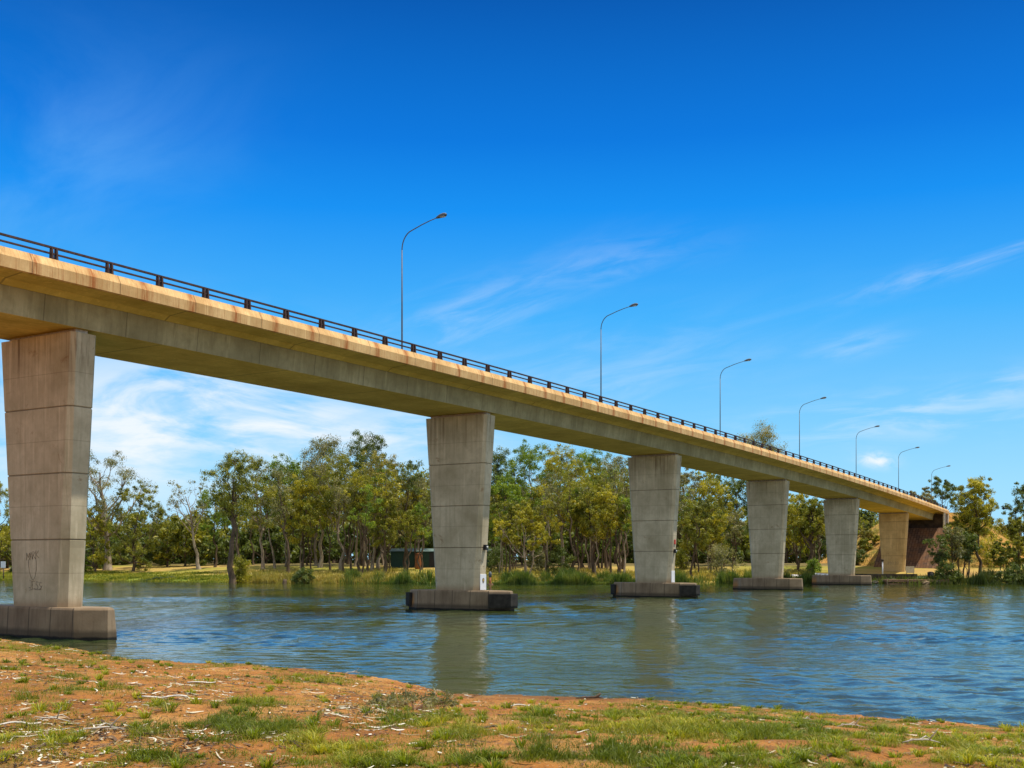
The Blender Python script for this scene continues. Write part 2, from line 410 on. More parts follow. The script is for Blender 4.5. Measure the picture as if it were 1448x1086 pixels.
# ------------------------------------------------------------------ the bridge (local x along the road, local -y towards the camera)
def soffit(x):                       # height of the girder's underside above the water
    s = x / SPAN; return 12.45 - .111 * (s - 1) ** 2
XA, XB = -1.45 * SPAN, 5.72 * SPAN
root = empty('road_bridge', (P0[0], P0[1], 0), ANG)
tag(root, 'long concrete girder road bridge on tapered piers crossing the river', 'bridge')
XSEC = np.linspace(XA, XB, 110); XG = XB - 3.4
def sweep(name, prof, mat, smooth=False, xsec=XSEC, parent=root):
    """prof: closed list of (y, z above the soffit), counter-clockwise seen from +x"""
    mb = MB(); mb.loops([[(x, y, soffit(x) + z) for (y, z) in prof] for x in xsec], True)
    return mb.build(name, mat, parent)
gird = sweep('box_girder', [(-2.35, 0), (2.35, 0), (2.5, 1.28), (-2.5, 1.28)], M['girder'], xsec=np.linspace(XA, XG, 110))
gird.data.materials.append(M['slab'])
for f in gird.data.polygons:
    if f.normal.z < -.5: f.material_index = 1  # underside takes the golden slab colour, painting in light bounced off the water
sweep('deck_slab', [(-2.503, 1.0), (-2.8, 1.18), (-4.15, 1.29), (-4.15, 1.6), (4.15, 1.6), (4.15, 1.29), (2.8, 1.18), (2.503, 1.0), (2.4, 1.281), (-2.4, 1.281)], M['slab'])
for sg, nm in ((-1, 'parapet'), (1, 'parapet')):
    p = [(4.153, 1.16), (4.34, 1.16), (4.36, 1.57), (4.20, 1.90), (3.95, 1.90), (3.9, 1.604), (4.153, 1.604)]
    if sg < 0: p = [(-y, z) for y, z in p][::-1]
    sweep(nm, p, M['parapet'])
sweep('road_surface', [(-3.88, 1.604), (3.88, 1.604), (3.88, 1.64), (-3.88, 1.64)], M['asphalt'])
# guard rails
pm = MB()
for dx in (-.1, .1):
    for (xa, xb, ya, yb, za, zb) in ((-.014, .014, -.07, .07, 0, .46), (-.032, .032, -.075, -.06, 0, .46)):
        w0 = 1.35
        pm.add([(dx + (xa if i in (0, 3) else xb) * (w0 if z == 0 else 1), (ya if i in (0, 1) else yb) * (w0 if z == 0 else 1), (za if z == 0 else zb)) for z in (0, 1) for i in range(4)],
               [(3, 2, 1, 0), (4, 5, 6, 7), (0, 1, 5, 4), (1, 2, 6, 5), (2, 3, 7, 6), (3, 0, 4, 7)])
pm.box(-.17, .17, -.1, .1, -.005, .018)
post_me = None
px_list = [x for x in np.arange(XA + 1.25, XB - .5, 2.5)]
for sg in (-1, 1):
    gr = MB()
    for zc, hh in ((2.355, .036), (2.125, .027)):
        gr.loops([[(x, sg * 4.075 + yy, soffit(x) + zc + zz) for (yy, zz) in ((-.045, -hh), (.045, -hh), (.045, hh), (-.045, hh))] for x in XSEC], True)
    g = gr.build('guard_rail', M['steel'], root)
    if sg < 0:
        for x in px_list:
            if post_me is None:
                o = pm.build('post', M['steel'], g); post_me = o.data
            else:
                o = link(bpy.data.objects.new('post', post_me), g)
            o.location = (x, -4.075, soffit(x) + 1.9)
    else:
        b = MB()
        for x in px_list: b.box(x - .12, x + .12, 4.0, 4.14, soffit(x) + 1.903, soffit(x) + 2.3)
        tag(b.build('post', M['steel'], g), kind='stuff')

# piers
def octo(hx, hy, cx, cy, z):
    return [(-hx, -hy + cy, z), (-hx + cx, -hy, z), (hx - cx, -hy, z), (hx, -hy + cy, z), (hx, hy - cy, z), (hx - cx, hy, z), (-hx + cx, hy, z), (-hx, hy - cy, z)]
for i in range(-1, 6):
    zt = soffit(i * SPAN) - .17; zb = 1.24
    mb = MB(); L = []
    def ring(z, ins=0.0):
        k = (z - zb) / (12.3 - zb)
        c = .29 - .14 * k
        return octo(.6 - ins, 1.66 + .70 * k - ins, c, c, z)
    lv = [(zb, 0)]
    for zz in (3.95, 6.6, 9.25): lv += [(zz - .035, 0), (zz - .02, .03), (zz + .02, .03), (zz + .035, 0)]
    lv += [(zt, 0)]
    mb.loops([ring(z, n) for z, n in lv])
    pr = mb.build('pier', M['pier'] if i < 5 else M['pier_warm'], root); pr.location = (i * SPAN, 0, 0)
    b = MB(); b.box(-.42, .42, -1.9, 1.9, zt, zt + .055); b.box(-.28, .28, -2.1, 2.1, zt + .057, zt + .18); b.build('bearing_strip', M['bearing'], pr)
    if i < 5:
        c = MB(); L = []
        for z, e in ((-1.0, .1), (.15, .06), (1.16, 0), (1.24, -.04)): L.append(octo(.86 + e, 3.85 + e, .7, 1.12, z))
        c.loops(L); c.build('pile_cap', M['cap'], pr, .015)
        if i in (1, 2):
            for sg in (-1, 1):
                f = MB()
                P = [(-.92, 2.73), (-.2, 3.93), (.2, 3.93), (.92, 2.73), (1.14, 2.85), (.42, 4.05), (-.42, 4.05), (-1.14, 2.85)]
                if sg > 0: P = [(-.46, 3.42), (-.2, 3.93), (.2, 3.93), (.46, 3.42), (.62, 3.58), (.3, 4.1), (-.3, 4.1), (-.62, 3.58)]
                P = [(x, sg * y) for x, y in P]
                if sg < 0: P = P[::-1]
                f.loops([[(x * .985, y * .99, .16) for x, y in P], [(x, y, .3) for x, y in P], [(x, y, 1.06) for x, y in P]])
                f.build('fender', M['fender'], pr, .02)
                # fixing plates on the fender
    if i == 0:
        g = MB()
        def scr(pts, y0, z0, k=1.0):
            # strokes sprayed on the upstream face: x is the outer face, y runs right to left
            def P(a, b):
                return (-.6 - .008, y0 - a * k, z0 + b * k)
            g.tube([P(a, b) for a, b in pts], .0085, 5)
        L1 = {'M': [[(0, 0), (.03, .3), (.12, .1), (.2, .3), (.24, 0)]], 'A': [[(0, 0), (.1, .3), (.2, 0)], [(.04, .11), (.17, .12)]],
              'R': [[(0, 0), (.02, .3), (.16, .25), (.03, .15), (.18, 0)]], 'K': [[(0, 0), (.01, .3)], [(.18, .3), (.02, .14), (.2, 0)]],
              'J': [[(.0, .05), (.07, 0), (.13, .06), (.13, .3), (.03, .3)]], 'E': [[(.17, .3), (0, .29), (.02, .15), (.14, .16), (.02, .15), (.01, 0), (.17, .01)]],
              'S': [[(.16, .28), (.05, .3), (.02, .2), (.14, .12), (.12, .02), (0, .02)]]}
        for q, ch in enumerate('MARK'):
            for s in L1[ch]: scr([(a + q * .2, b + q * .03) for a, b in s], .55, 3.12, 1.0)
        g.build('graffiti', M['ink'], pr); g = MB()
        scr([(0, .3), (.02, .05), (.06, -.2), (.16, -.42), (.3, -.55), (.42, -.4), (.5, -.1), (.5, .2), (.46, .38)], .42, 2.85)
        g.build('graffiti', M['ink'], pr); g = MB()
        for q, ch in enumerate('JESS'):
            for s in L1[ch]: scr([(a + q * .2, b - q * .02) for a, b in s], .38, 1.98, 1.05)
        scr([(0, 0), (.25, .06), (.55, .02), (.75, .1), (.8, .2)], .36, 1.9)
        g.build('graffiti', M['ink'], pr)
    if i == 5:
        g = MB()
        for q in range(5):
            cy_ = .7 - q * .36
            g.tube([(-.612, cy_ + .13 * cos(w), 2.85 + .17 * sin(w)) for w in np.linspace(.6, 5.6 - .5 * (q % 2), 10)], .02, 5)
        g.build('graffiti', M['ink'], pr)

# abutment
ab = MB()
zs = soffit(XG)
ab.box(XG - 1.6, XG + .6, -5.2, 5.2, zs - 2.4, zs - 1.45)         # sill
abo = ab.build('abutment', M['slab'], root, .02)
b = MB(); b.box(XG + .1, XG + .7, -4.4, 4.4, zs - 1.447, zs + .98); b.build('back_wall', M['recess_shade'], abo)
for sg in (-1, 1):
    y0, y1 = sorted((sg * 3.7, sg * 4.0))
    b = MB(); b.box(XG + .703, XB + 5, y0, y1, zs - 3.2, zs + .9); b.build('wing_wall', M['recess_shade'], abo, .02)
    for xx in (XG - .1, XB - .35):
        y0, y1 = sorted((sg * 4.02, sg * 4.32)); b = MB(); b.box(xx - .26, xx + .26, y0, y1, zs - (1.44 if xx < XB - 1 else 2.6), soffit(xx) + 1.14); b.build('pilaster', M['bearing'], abo, .02)

# embankment behind the abutment (local sheet, same frame as the bridge)
def emb_top(x): return np.maximum(soffit(np.maximum(x, XB)) + 1.5, 2.6)
def emb_h(x, v):
    top = emb_top(x)
    side = top - np.maximum(0, np.abs(v) - 5.8) / 1.55
    f2 = np.where(x > XG + .65, np.where(x > XB, 99, zs - .9), (zs - 1.5) - np.maximum(0, (XG - 1.7) - x) / 1.25)
    cone = top - .6 - np.maximum(0, np.sqrt(np.maximum(0, XB + 3.5 - x) ** 2 + np.maximum(0, np.abs(v) - 4.6) ** 2)) / 1.5
    cone = np.where(x > XB + 3.5, side, cone)
    h = np.where(np.abs(v) < 5.3, np.where(x < XB, np.minimum(f2, cone + 1.5), side), np.minimum(cone, side))
    return h + .9 * (fbm(x * .3, v * .3) - .45) * (np.abs(v) > 5.3)
def ground_any(X, Y):
    dx = X - P0[0]; dy = Y - P0[1]
    lx = dx * U[0] + dy * U[1]; lv = -(dx * T[0] + dy * T[1])
    return np.maximum(far_h(X, Y), np.where(np.asarray(lx) > 130, emb_h(np.asarray(lx, float), np.asarray(lv, float)), -9))
gx = np.concatenate([np.arange(145, XB + 1, .7), np.arange(XB + 1.6, 330, 2.0)]); gv = np.arange(-34, 34.1, .8)
Gx, Gv = np.meshgrid(gx, gv)
Wx = P0[0] + Gx * U[0] - Gv * T[0]; Wy = P0[1] + Gx * U[1] - Gv * T[1]
Gz = np.maximum(emb_h(Gx, Gv), -1.5)
Gz = np.where(Gz < far_h(Wx, Wy) - .4, far_h(Wx, Wy) - .4, Gz)
nx = len(gx); i = (np.arange(len(gv) - 1)[:, None] * nx + np.arange(nx - 1)[None]).ravel()
emb = np_mesh('embankment', np.stack([Wx, Wy, Gz], -1).reshape(-1, 3), np.stack([i, i + 1, i + nx + 1, i + nx], 1), M['emb'], None, True)
emb['kind'] = 'structure'
# brown paved spill slope under the deck end
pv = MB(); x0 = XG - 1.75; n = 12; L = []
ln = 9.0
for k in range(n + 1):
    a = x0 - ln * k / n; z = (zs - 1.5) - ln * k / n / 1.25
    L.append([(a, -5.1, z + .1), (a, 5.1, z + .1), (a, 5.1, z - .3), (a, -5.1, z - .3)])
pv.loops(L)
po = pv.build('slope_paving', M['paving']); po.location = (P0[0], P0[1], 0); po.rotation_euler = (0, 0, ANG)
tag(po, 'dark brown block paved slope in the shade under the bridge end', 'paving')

# ------------------------------------------------------------------ street lamps
LAMPS = ['tallest nearest street lamp on the bridge, left of the second pier top', 'second street lamp from the left, above the bridge span before the third pier', 'third street lamp from the left, standing left of the lone tree above the deck',
         'fourth street lamp from the left, just right of the lone tree above the deck', 'fifth street lamp from the left, beside the small puffy white cloud', 'sixth street lamp from the left, right of the small puffy cloud', 'smallest farthest street lamp, near trees at the end of the bridge']
lpro = None
for i in range(7):
    inv = 8.897e-4 + 2.98e-4 * i
    lx = (inv * 3231 - A0) * ZU / cos(TH) + 4.6 * math.tan(TH) * -1
    zb = soffit(lx) + 1.3 if lx < XB else float(emb_top(np.array(lx)))
    W = P0 + U * lx - T * 4.62
    r = empty('street_lamp', (W[0], W[1], zb), ANG); tag(r, LAMPS[i], 'street lamp', 'street lamps along the far side of the bridge')
    if lpro is None:
        mb = MB(); mb.tube([(0, 0, z) for z in (0, 3, 6, 9.9)], [.068, .06, .05, .038], 10)
        mb.box(-.2, .2, -.2, .2, -.35, 0.02); p = mb.build('pole', M['galv'], r)
        ma = MB(); pts = [(0, 0, 9.87)] + [(0, -.95 * (1 - cos(w)), 9.9 + .95 * sin(w) * 1.25) for w in np.linspace(.1, 1.22, 8)]
        pts += [(0, -1.6, 11.32), (0, -2.2, 11.47), (0, -2.85, 11.60)]
        ma.tube(pts, [.037] * 9 + [.034, .031, .03], 8); a = ma.build('arm', M['galv'], r)
        mh = MB(); L = []
        for yy, w, zu, zd in ((-2.75, .05, .04, .04), (-2.9, .11, .09, .05), (-3.1, .16, .13, .06), (-3.35, .17, .13, .06), (-3.5, .12, .09, .05), (-3.56, .05, .04, .03)):
            zc = 11.59 + (-2.75 - yy) * .14
            L.append([(-w, yy, zc - zd), (w, yy, zc - zd), (w, yy, zc + zu * .5), (w * .5, yy, zc + zu), (-w * .5, yy, zc + zu), (-w, yy, zc + zu * .5)])
        mh.loops(L); hd = mh.build('lamp_head', M['galv'], r)
        ml = MB(); ml.box(-.12, .12, -3.42, -3.05, 11.565, 11.60); ln_ = ml.build('lens', M['lampglass'], hd)
        lpro = (p, a, hd, ln_)
    else:
        p, a, hd, ln_ = lpro
        for q in (p, a): c = q.copy(); link(c, r)
        h2 = hd.copy(); link(h2, r); l2 = ln_.copy(); link(l2, h2)

# ------------------------------------------------------------------ plates fixed to the piers
def on_pier(i, y, z, off=0.0):
    W = P0 + U * (i * SPAN) - T * y
    return (W[0], W[1], z)
for i, lab, g in ((1, 'white notice plate with a dark crest at the foot of the second pier', 1), (2, 'small white notice plate at the foot of the third pier', 0)):
    r = empty('notice_plate', on_pier(i, -1.70, 1.27), ANG); tag(r, lab, 'sign', 'white plates on the pier ends')
    b = MB(); b.box(-.34, .36, -.05, -.015, .0, 1.0); b.build('panel', M['white'], r, .01)
    if g:
        e = MB(); e.loops([[(-.0 + .13 * cos(w) * (1 if sin(w) > 0 else .8), yy, .6 + .17 * sin(w)) for w in np.linspace(0, 2 * pi, 13)[:-1]] for yy in (-.065, -.05)]); e.build('crest', M['ink'], r)
        e = MB(); e.loops([[(.07 * cos(w), yy, .63 + .06 * sin(w)) for w in np.linspace(0, 2 * pi, 9)[:-1]] for yy in (-.075, -.066)]); e.build('crest_centre', M['gold'], r)
for i, lab in ((1, 'small black box high on the end face of the second pier'), (2, 'small black box high on the end face of the third pier')):
    z = 3.95; y = -(1.66 + .7 * (z - 1.24) / 11.06)
    r = empty('signal_box', on_pier(i, y, z), ANG); tag(r, lab, 'box', 'black boxes on the pier ends')
    b = MB(); b.box(-.14, .14, -.2, -.005, -.15, .18); b.build('case', M['black'], r, .01)
    b = MB(); b.tube([(0, -.2, .02), (0, -.25, .02)], .08, 10); b.build('lens', M['lampglass'], r)
z = 4.75; y = -(1.66 + .7 * (z - 1.24) / 11.06)
b = MB(); b.box(-.16, .16, -.05, -.012, -.2, .2); o = b.build('red_marker', M['red'], None, .01); o.location = on_pier(2, y, z); o.rotation_euler = (0, 0, ANG)
tag(o, 'small red marker plate above the black box on the third pier', 'marker')

# ------------------------------------------------------------------ trees
def tube_np(V, Q, pts, rad, sides):
    b = sum(len(v) for v in V); n = len(pts)
    d = np.gradient(pts, axis=0); d /= np.linalg.norm(d, axis=1, keepdims=True) + 1e-9
    ref = np.where(np.abs(d[:, 2:3]) < .9, np.array([[0, 0, 1.]]), np.array([[1., 0, 0]]))
    a = np.cross(d, ref); a /= np.linalg.norm(a, axis=1, keepdims=True) + 1e-9; c = np.cross(d, a)
    w = np.arange(sides) * 2 * pi / sides
    ring = pts[:, None] + rad[:, None, None] * (np.cos(w)[None, :, None] * a[:, None] + np.sin(w)[None, :, None] * c[:, None])
    V.append(ring.reshape(-1, 3))
    i = (np.arange(n - 1)[:, None] * sides + np.arange(sides)[None]); j = np.arange(n - 1)[:, None] * sides + (np.arange(sides)[None] + 1) % sides
    Q.append(np.stack([i, j, j + sides, i + sides], -1).reshape(-1, 4) + b)

def bez(a, c, e, n):
    t = np.linspace(0, 1, n)[:, None]; return (1 - t) ** 2 * a + 2 * t * (1 - t) * c + t ** 2 * e

def leaves_np(C, R, n, L, W, r, droop=.5):
    """n leaf quads round each clump centre C (k,3) with radius R (k,)"""
    k = len(C); tot = k * n
    d = r.normal(size=(tot, 3)); d /= np.linalg.norm(d, axis=1, keepdims=True)
    rad = np.repeat(R, n) * r.random(tot) ** .6
    p = np.repeat(C, n, axis=0) + d * rad[:, None] * np.array([1, 1, .85])
    nrm = d + r.normal(size=(tot, 3)) * .42; ax = r.normal(size=(tot, 3)); ax[:, 2] -= droop
    sd = np.cross(ax, nrm); sd /= np.linalg.norm(sd, axis=1, keepdims=True) + 1e-9
    ax = np.cross(nrm, sd); ax /= np.linalg.norm(ax, axis=1, keepdims=True) + 1e-9
    l = L * (.6 + .8 * r.random(tot))[:, None]; w = W * (.6 + .8 * r.random(tot))[:, None]
    q = np.stack([p - ax * l * .5, p + sd * w * .5, p + ax * l * .5, p - sd * w * .5], 1)
    return q.reshape(-1, 3)

def tree_geo(h, w, seed, cb=.35, ng=15, nc=11, nl=84, cr=.037, lean=0.0, tr=.0145, leaf=.27, stems=1, bare=0, gs=.125, flat=.75, profile=1.0, trunk_top=.8):
    r = np.random.default_rng(seed); V = []; Q = []; C = []; R = []
    sd = 7
    axes = []
    for s in range(stems):
        az = r.random() * 6.28; off = (.05 + .05 * s) * h * (stems > 1)
        base = np.array([cos(az) * .25 * (stems > 1), sin(az) * .25 * (stems > 1), -.3])
        top = np.array([lean * h + cos(az) * off + r.normal() * .03 * h, sin(az) * off * .7, h * trunk_top * (1 - .12 * s)])
        t = np.linspace(0, 1, 10)[:, None]
        P = base + (top - base) * np.concatenate([t ** 1.1, t ** 1.1, t], 1)
        P[1:-1] += r.normal(size=(8, 3)) * np.array([.014, .014, 0]) * h
        rad = tr * h * (1 - .8 * t[:, 0]) * (1 + .6 * np.exp(-t[:, 0] * 18)) / (1 + .35 * (stems - 1))
        tube_np(V, Q, P, rad, sd); axes.append((P, rad))
    gold = 2.39996; a0 = r.random() * 6.28
    for g in range(ng + bare):
        P, rad = axes[g % stems]
        f = (g + .5) / ng if g < ng else r.random()
        zc = h * (cb + (1 - cb - gs * .45) * f)
        prof = (math.sin(pi * min(1, max(.02, (.12 + .88 * f) ** .8 * .93))) ** .6) * profile
        rr = w * .5 * prof * (.45 + .55 * r.random()) * (1 if g < ng else 1.15)
        ax_i = np.interp(zc, P[:, 2], np.arange(len(P)))
        axp = np.array([np.interp(zc, P[:, 2], P[:, k]) for k in range(2)] + [zc])
        az = a0 + gold * g + r.normal() * .35
        e = axp + np.array([cos(az) * rr, sin(az) * rr, r.normal() * .02 * h])
        zs_ = min(max(zc - rr * (.75 + .7 * r.random()) - .06 * h, h * max(.1, cb * .62)), h * trunk_top * .97)
        st = np.array([np.interp(zs_, P[:, 2], P[:, k]) for k in range(2)] + [zs_])
        mid = st + (e - st) * np.array([.55, .55, .35]) + r.normal(size=3) * .03 * h
        r0 = np.interp(zs_, P[:, 2], rad) * .62
        bz = bez(st, mid, e, 7); bz[1:-1] += r.normal(size=(5, 3)) * .008 * h
        tube_np(V, Q, bz, r0 * (1 - .78 * np.linspace(0, 1, 7)), 5)
        if g >= ng:
            for q in range(5):
                k = r.integers(3, 7); ee = bz[k] + r.normal(size=3) * np.array([.07, .07, .05]) * h + [0, 0, .03 * h]
                tube_np(V, Q, bez(bz[k], (bz[k] + ee) / 2 + r.normal(size=3) * .01 * h, ee, 4), r0 * .3 * np.array([1, .7, .5, .25]), 3)
            continue
        m = nc + r.integers(-2, 3)
        gr = gs * h * (.75 + .5 * r.random())
        for q in range(max(2, m)):
            dv = r.normal(size=3); dv /= np.linalg.norm(dv); cc = e + dv * gr * r.random() ** .5 * np.array([1, 1, flat])
            k = r.integers(4, 7)
            tube_np(V, Q, bez(bz[k], (bz[k] + cc) / 2 + [0, 0, .01 * h], cc, 4), r0 * .28 * np.array([1, .7, .5, .3]), 3)
            C.append(cc); R.append(cr * h * (.6 + .8 * r.random()))
    C = np.array(C); R = np.array(R)
    LV = leaves_np(C, R, nl, leaf * 1.15, leaf * .4, r, 1.0)
    return np.concatenate(V), np.concatenate(Q), LV

def tree(name, label, cat, px, top, Y, wpx, leafmat, bark='bark_dark', seed=1, group=None, base_off=0.0, X=None, **kw):
    if X is None: X = (px - CX) / F * Y
    z = float(ground_any(np.array(X), np.array(Y))) - .05 + base_off
    h = (HZ - top) * Y / F + CAMH - z; w = wpx * Y / F
    TV, TQ, LV = tree_geo(h, w, seed, **kw)
    r = empty(name, (X, Y, z)); tag(r, label, cat, group)
    np_mesh('trunk' if name != 'shrub' else 'stem', TV, TQ, M[bark], r, True)
    np_mesh('crown' if name != 'shrub' else 'foliage', LV, np.arange(len(LV)).reshape(-1, 4), M[leafmat], r)
    return r

G1 = 'gum trees along the far bank'
TREES = [
 # px, top, Y, width, leaf, bark, label, kw
 (-4, 668, 205, 60, 'leaf_yellow', 'bark_dark', 'yellow green tree at the left photo edge, behind the first pier', dict(cb=.2, ng=14)),
 (152, 634, 208, 125, 'leaf_grey', 'bark_pale', 'broad grey green gum with spreading pale limbs right of the first pier', dict(cb=.38, ng=20, nc=7, nl=60, tr=.028, cr=.05, gs=.11, flat=.6)),
 (188, 683, 204, 85, 'leaf_olive', 'bark_dark', 'rounded olive tree at the right foot of the broad grey gum', dict(cb=.12, ng=20, nl=70)),
 (135, 715, 203, 60, 'leaf_yellow', 'bark_dark', 'low yellow green tree just right of the first pier', dict(cb=.1, ng=14, nl=60)),
 (282, 676, 200, 62, 'leaf_grey', 'bark_pale', 'half bare leaning gum with dead twigs left of the main grove', dict(cb=.5, ng=7, nc=5, nl=40, bare=7, lean=-.17, tr=.02)),
 (303, 690, 203, 50, 'leaf_green', 'bark_dark', 'small green gum beside the half bare leaning gum', dict(cb=.4, ng=10)),
 (328, 638, 160, 58, 'leaf_olive', 'bark_dark', 'gum with a thick dark trunk standing at the water edge on the left', dict(cb=.46, ng=11, tr=.026, gs=.1)),
 (372, 644, 190, 66, 'leaf_olive', 'bark_pale', 'olive gum with an open crown right of the dark trunked water edge gum', dict(cb=.36, ng=16)),
 (405, 640, 196, 74, 'leaf_green', 'bark_dark', 'bright green gum in the left half of the grove', dict(cb=.3, ng=20, nl=70)),
 (428, 668, 186, 60, 'leaf_yellow', 'bark_dark', 'lower yellow green tree in front of the bright green gum', dict(cb=.28, ng=16)),
 (452, 613, 192, 74, 'leaf_grey', 'bark_pale', 'tall grey green gum with a slender pale trunk mid grove', dict(cb=.5, ng=15, cr=.05, gs=.10)),
 (482, 640, 184, 58, 'leaf_olive', 'bark_pale', 'olive gum with bare lower trunk, left of the dark topped gum', dict(cb=.38, ng=14)),
 (512, 607, 200, 50, 'leaf_dark', 'bark_dark', 'tallest gum of the grove, dense dark crown', dict(cb=.55, ng=14, nl=90, gs=.1)),
 (535, 640, 184, 70, 'leaf_brown', 'bark_pale', 'brown tinged gum right of the dark topped gum', dict(cb=.34, ng=18)),
 (545, 700, 178, 50, 'leaf_olive', 'bark_dark', 'short olive tree before the green shed', dict(cb=.3, ng=12)),
 (226, 716, 240, 40, 'leaf_grey', 'bark_pale', 'distant pale bare limbed gum behind the meadow, left of two', dict(cb=.3, ng=8, nl=40, bare=10)),
 (262, 722, 236, 44, 'leaf_brown', 'bark_pale', 'distant pale bare limbed gum behind the meadow, right of two', dict(cb=.3, ng=8, nl=40, bare=10)),
 (574, 645, 182, 32, 'leaf_dark', 'bark_dark', 'slender gum with a small tuft of dark leaves at its top', dict(cb=.62, ng=6, nc=5, gs=.09)),
 (590, 672, 188, 56, 'leaf_grey', 'bark_pale', 'pale grey gum touching the left edge of the second pier', dict(cb=.35, ng=14)),
 (694, 634, 195, 40, 'leaf_dark', 'bark_dark', 'dark gum showing just right of the second pier top', dict(cb=.4, ng=12)),
 (712, 668, 186, 56, 'leaf_green', 'bark_dark', 'fresh green tree right of the second pier', dict(cb=.25, ng=16)),
 (752, 625, 196, 74, 'leaf_green', 'bark_pale', 'bright green gum with the highest crown between second and third piers', dict(cb=.38, ng=20, nl=70)),
 (796, 626, 190, 62, 'leaf_yellow', 'bark_pale', 'yellow green gum under the bridge deck, mid span', dict(cb=.36, ng=17)),
 (836, 632, 194, 62, 'leaf_green', 'bark_pale', 'green gum with pale limbs left of the grey gum by the third pier', dict(cb=.4, ng=15)),
 (872, 640, 200, 56, 'leaf_grey', 'bark_dark', 'grey green gum touching the left edge of the third pier', dict(cb=.4, ng=14)),
 (744, 712, 166, 72, 'leaf_yellow', 'bark_pale', 'small forked tree with pale stems and yellow foliage above the reeds', dict(cb=.35, ng=14, stems=3, tr=.024)),
 (812, 682, 174, 36, 'leaf_olive', 'bark_dark', 'thin dark stemmed sapling right of the pale forked tree', dict(cb=.45, ng=9, tr=.012, stems=2)),
 (836, 690, 172, 36, 'leaf_yellow', 'bark_dark', 'thin multi stemmed sapling in the reeds, middle of three', dict(cb=.4, ng=9, tr=.012, stems=3)),
 (866, 686, 170, 42, 'leaf_yellow', 'bark_dark', 'thin sapling with yellow leaves left of the third pier foot', dict(cb=.36, ng=11, tr=.013, stems=2)),
 (972, 662, 196, 60, 'leaf_grey', 'bark_dark', 'grey topped gum right of the third pier', dict(cb=.35, ng=16)),
 (1004, 672, 184, 62, 'leaf_yellow', 'bark_dark', 'wide yellow green tree between the third and fourth piers', dict(cb=.22, ng=20)),
 (1038, 668, 194, 52, 'leaf_dark', 'bark_dark', 'dark tree touching the left edge of the fourth pier', dict(cb=.25, ng=16)),
 (978, 700, 168, 46, 'leaf_olive', 'bark_dark', 'low leaning olive tree beside the right edge of the third pier', dict(cb=.3, ng=12, lean=.12)),
 (1076, 600, 250, 50, 'leaf_brown', 'bark_dark', 'lone olive brown treetop rising above the bridge deck', dict(cb=.45, ng=20, nl=100, gs=.11, cr=.05, trunk_top=.85)),
 (1128, 694, 182, 54, 'leaf_yellow', 'bark_dark', 'yellow green tree between the fourth and fifth piers', dict(cb=.25, ng=16)),
 (1146, 700, 176, 46, 'leaf_olive', 'bark_dark', 'thick trunked olive tree just left of the fifth pier', dict(cb=.4, ng=12, tr=.034)),
 (1222, 722, 205, 40, 'leaf_dark', 'bark_dark', 'dark tree behind the orange slope between fifth and sixth piers', dict(cb=.2, ng=14)),
 (1300, 690, 232, 60, 'leaf_grey', 'bark_dark', 'grey green gum behind the bridge end, left of the tall open gum', dict(cb=.4, ng=14)),
 (1334, 674, 236, 56, 'leaf_dark', 'bark_dark', 'tall open dark gum behind the bridge end', dict(cb=.34, ng=15, nc=8, cr=.045, gs=.1)),
 (1386, 676, 162, 50, 'leaf_yellow', 'bark_dark', 'tall yellow green gum on the right bank', dict(cb=.46, ng=17, nl=64, tr=.017)),
 (1344, 744, 156, 36, 'leaf_grey', 'bark_dark', 'grey willowy tree on the bank in front of the bridge end', dict(cb=.4, ng=11, nc=10, nl=40, stems=3, tr=.024, leaf=.28, gs=.13, cr=.05)),
 (1368, 752, 156, 26, 'leaf_dark', 'bark_dark', 'small dark willowy tree between the bridge end and tall yellow gum', dict(cb=.42, ng=9, nc=9, nl=40, stems=3, tr=.022, leaf=.28, gs=.13, cr=.05)),
 (1326, 752, 155, 22, 'leaf_dark', 'bark_dark', 'leftmost dark willowy tree, before the dark abutment corner', dict(cb=.3, ng=9, nc=9, nl=40, stems=3, tr=.022, leaf=.28, gs=.14, cr=.05)),
 (1358, 726, 162, 26, 'leaf_olive', 'bark_dark', 'olive willowy tree behind the grey ones by the bridge end', dict(cb=.3, ng=12, nc=11, stems=2, tr=.02, leaf=.3, gs=.15, cr=.05)),
 (1418, 765, 158, 24, 'leaf_olive', 'bark_dark', 'small open olive tree right of the tall yellow gum', dict(cb=.35, ng=10, stems=2, tr=.02)),
 (1456, 675, 172, 54, 'leaf_dark', 'bark_dark', 'dark tall tree cut by the right photo edge', dict(cb=.3, ng=15)),
 (1440, 732, 166, 40, 'leaf_olive', 'bark_dark', 'lower olive tree near the right photo edge', dict(cb=.22, ng=14, stems=2, tr=.022)),
 (1478, 740, 162, 60, 'leaf_olive', 'bark_dark', 'olive tree beyond the right photo edge', dict(cb=.22, ng=12)),
 (-60, 660, 205, 90, 'leaf_olive', 'bark_dark', 'olive gum beyond the left photo edge', dict(cb=.3, ng=14)),
]
for k, (px, top, Y, w, lf, bk, lab, kw) in enumerate(TREES):
    bo = -.6 if Y == 160 else 0
    kk = dict(nl=72); kk.update(kw); kk['nl'] = max(kk['nl'], 84) if kk.get('nl') > 50 else kk['nl']; kk['cb'] = kk['cb'] + (.07 if kk['cb'] > .24 else 0)
    tree('gum_tree', lab, 'tree', px, top, Y, w * 1.0, lf, bk, 100 + k, G1, bo, **kk)

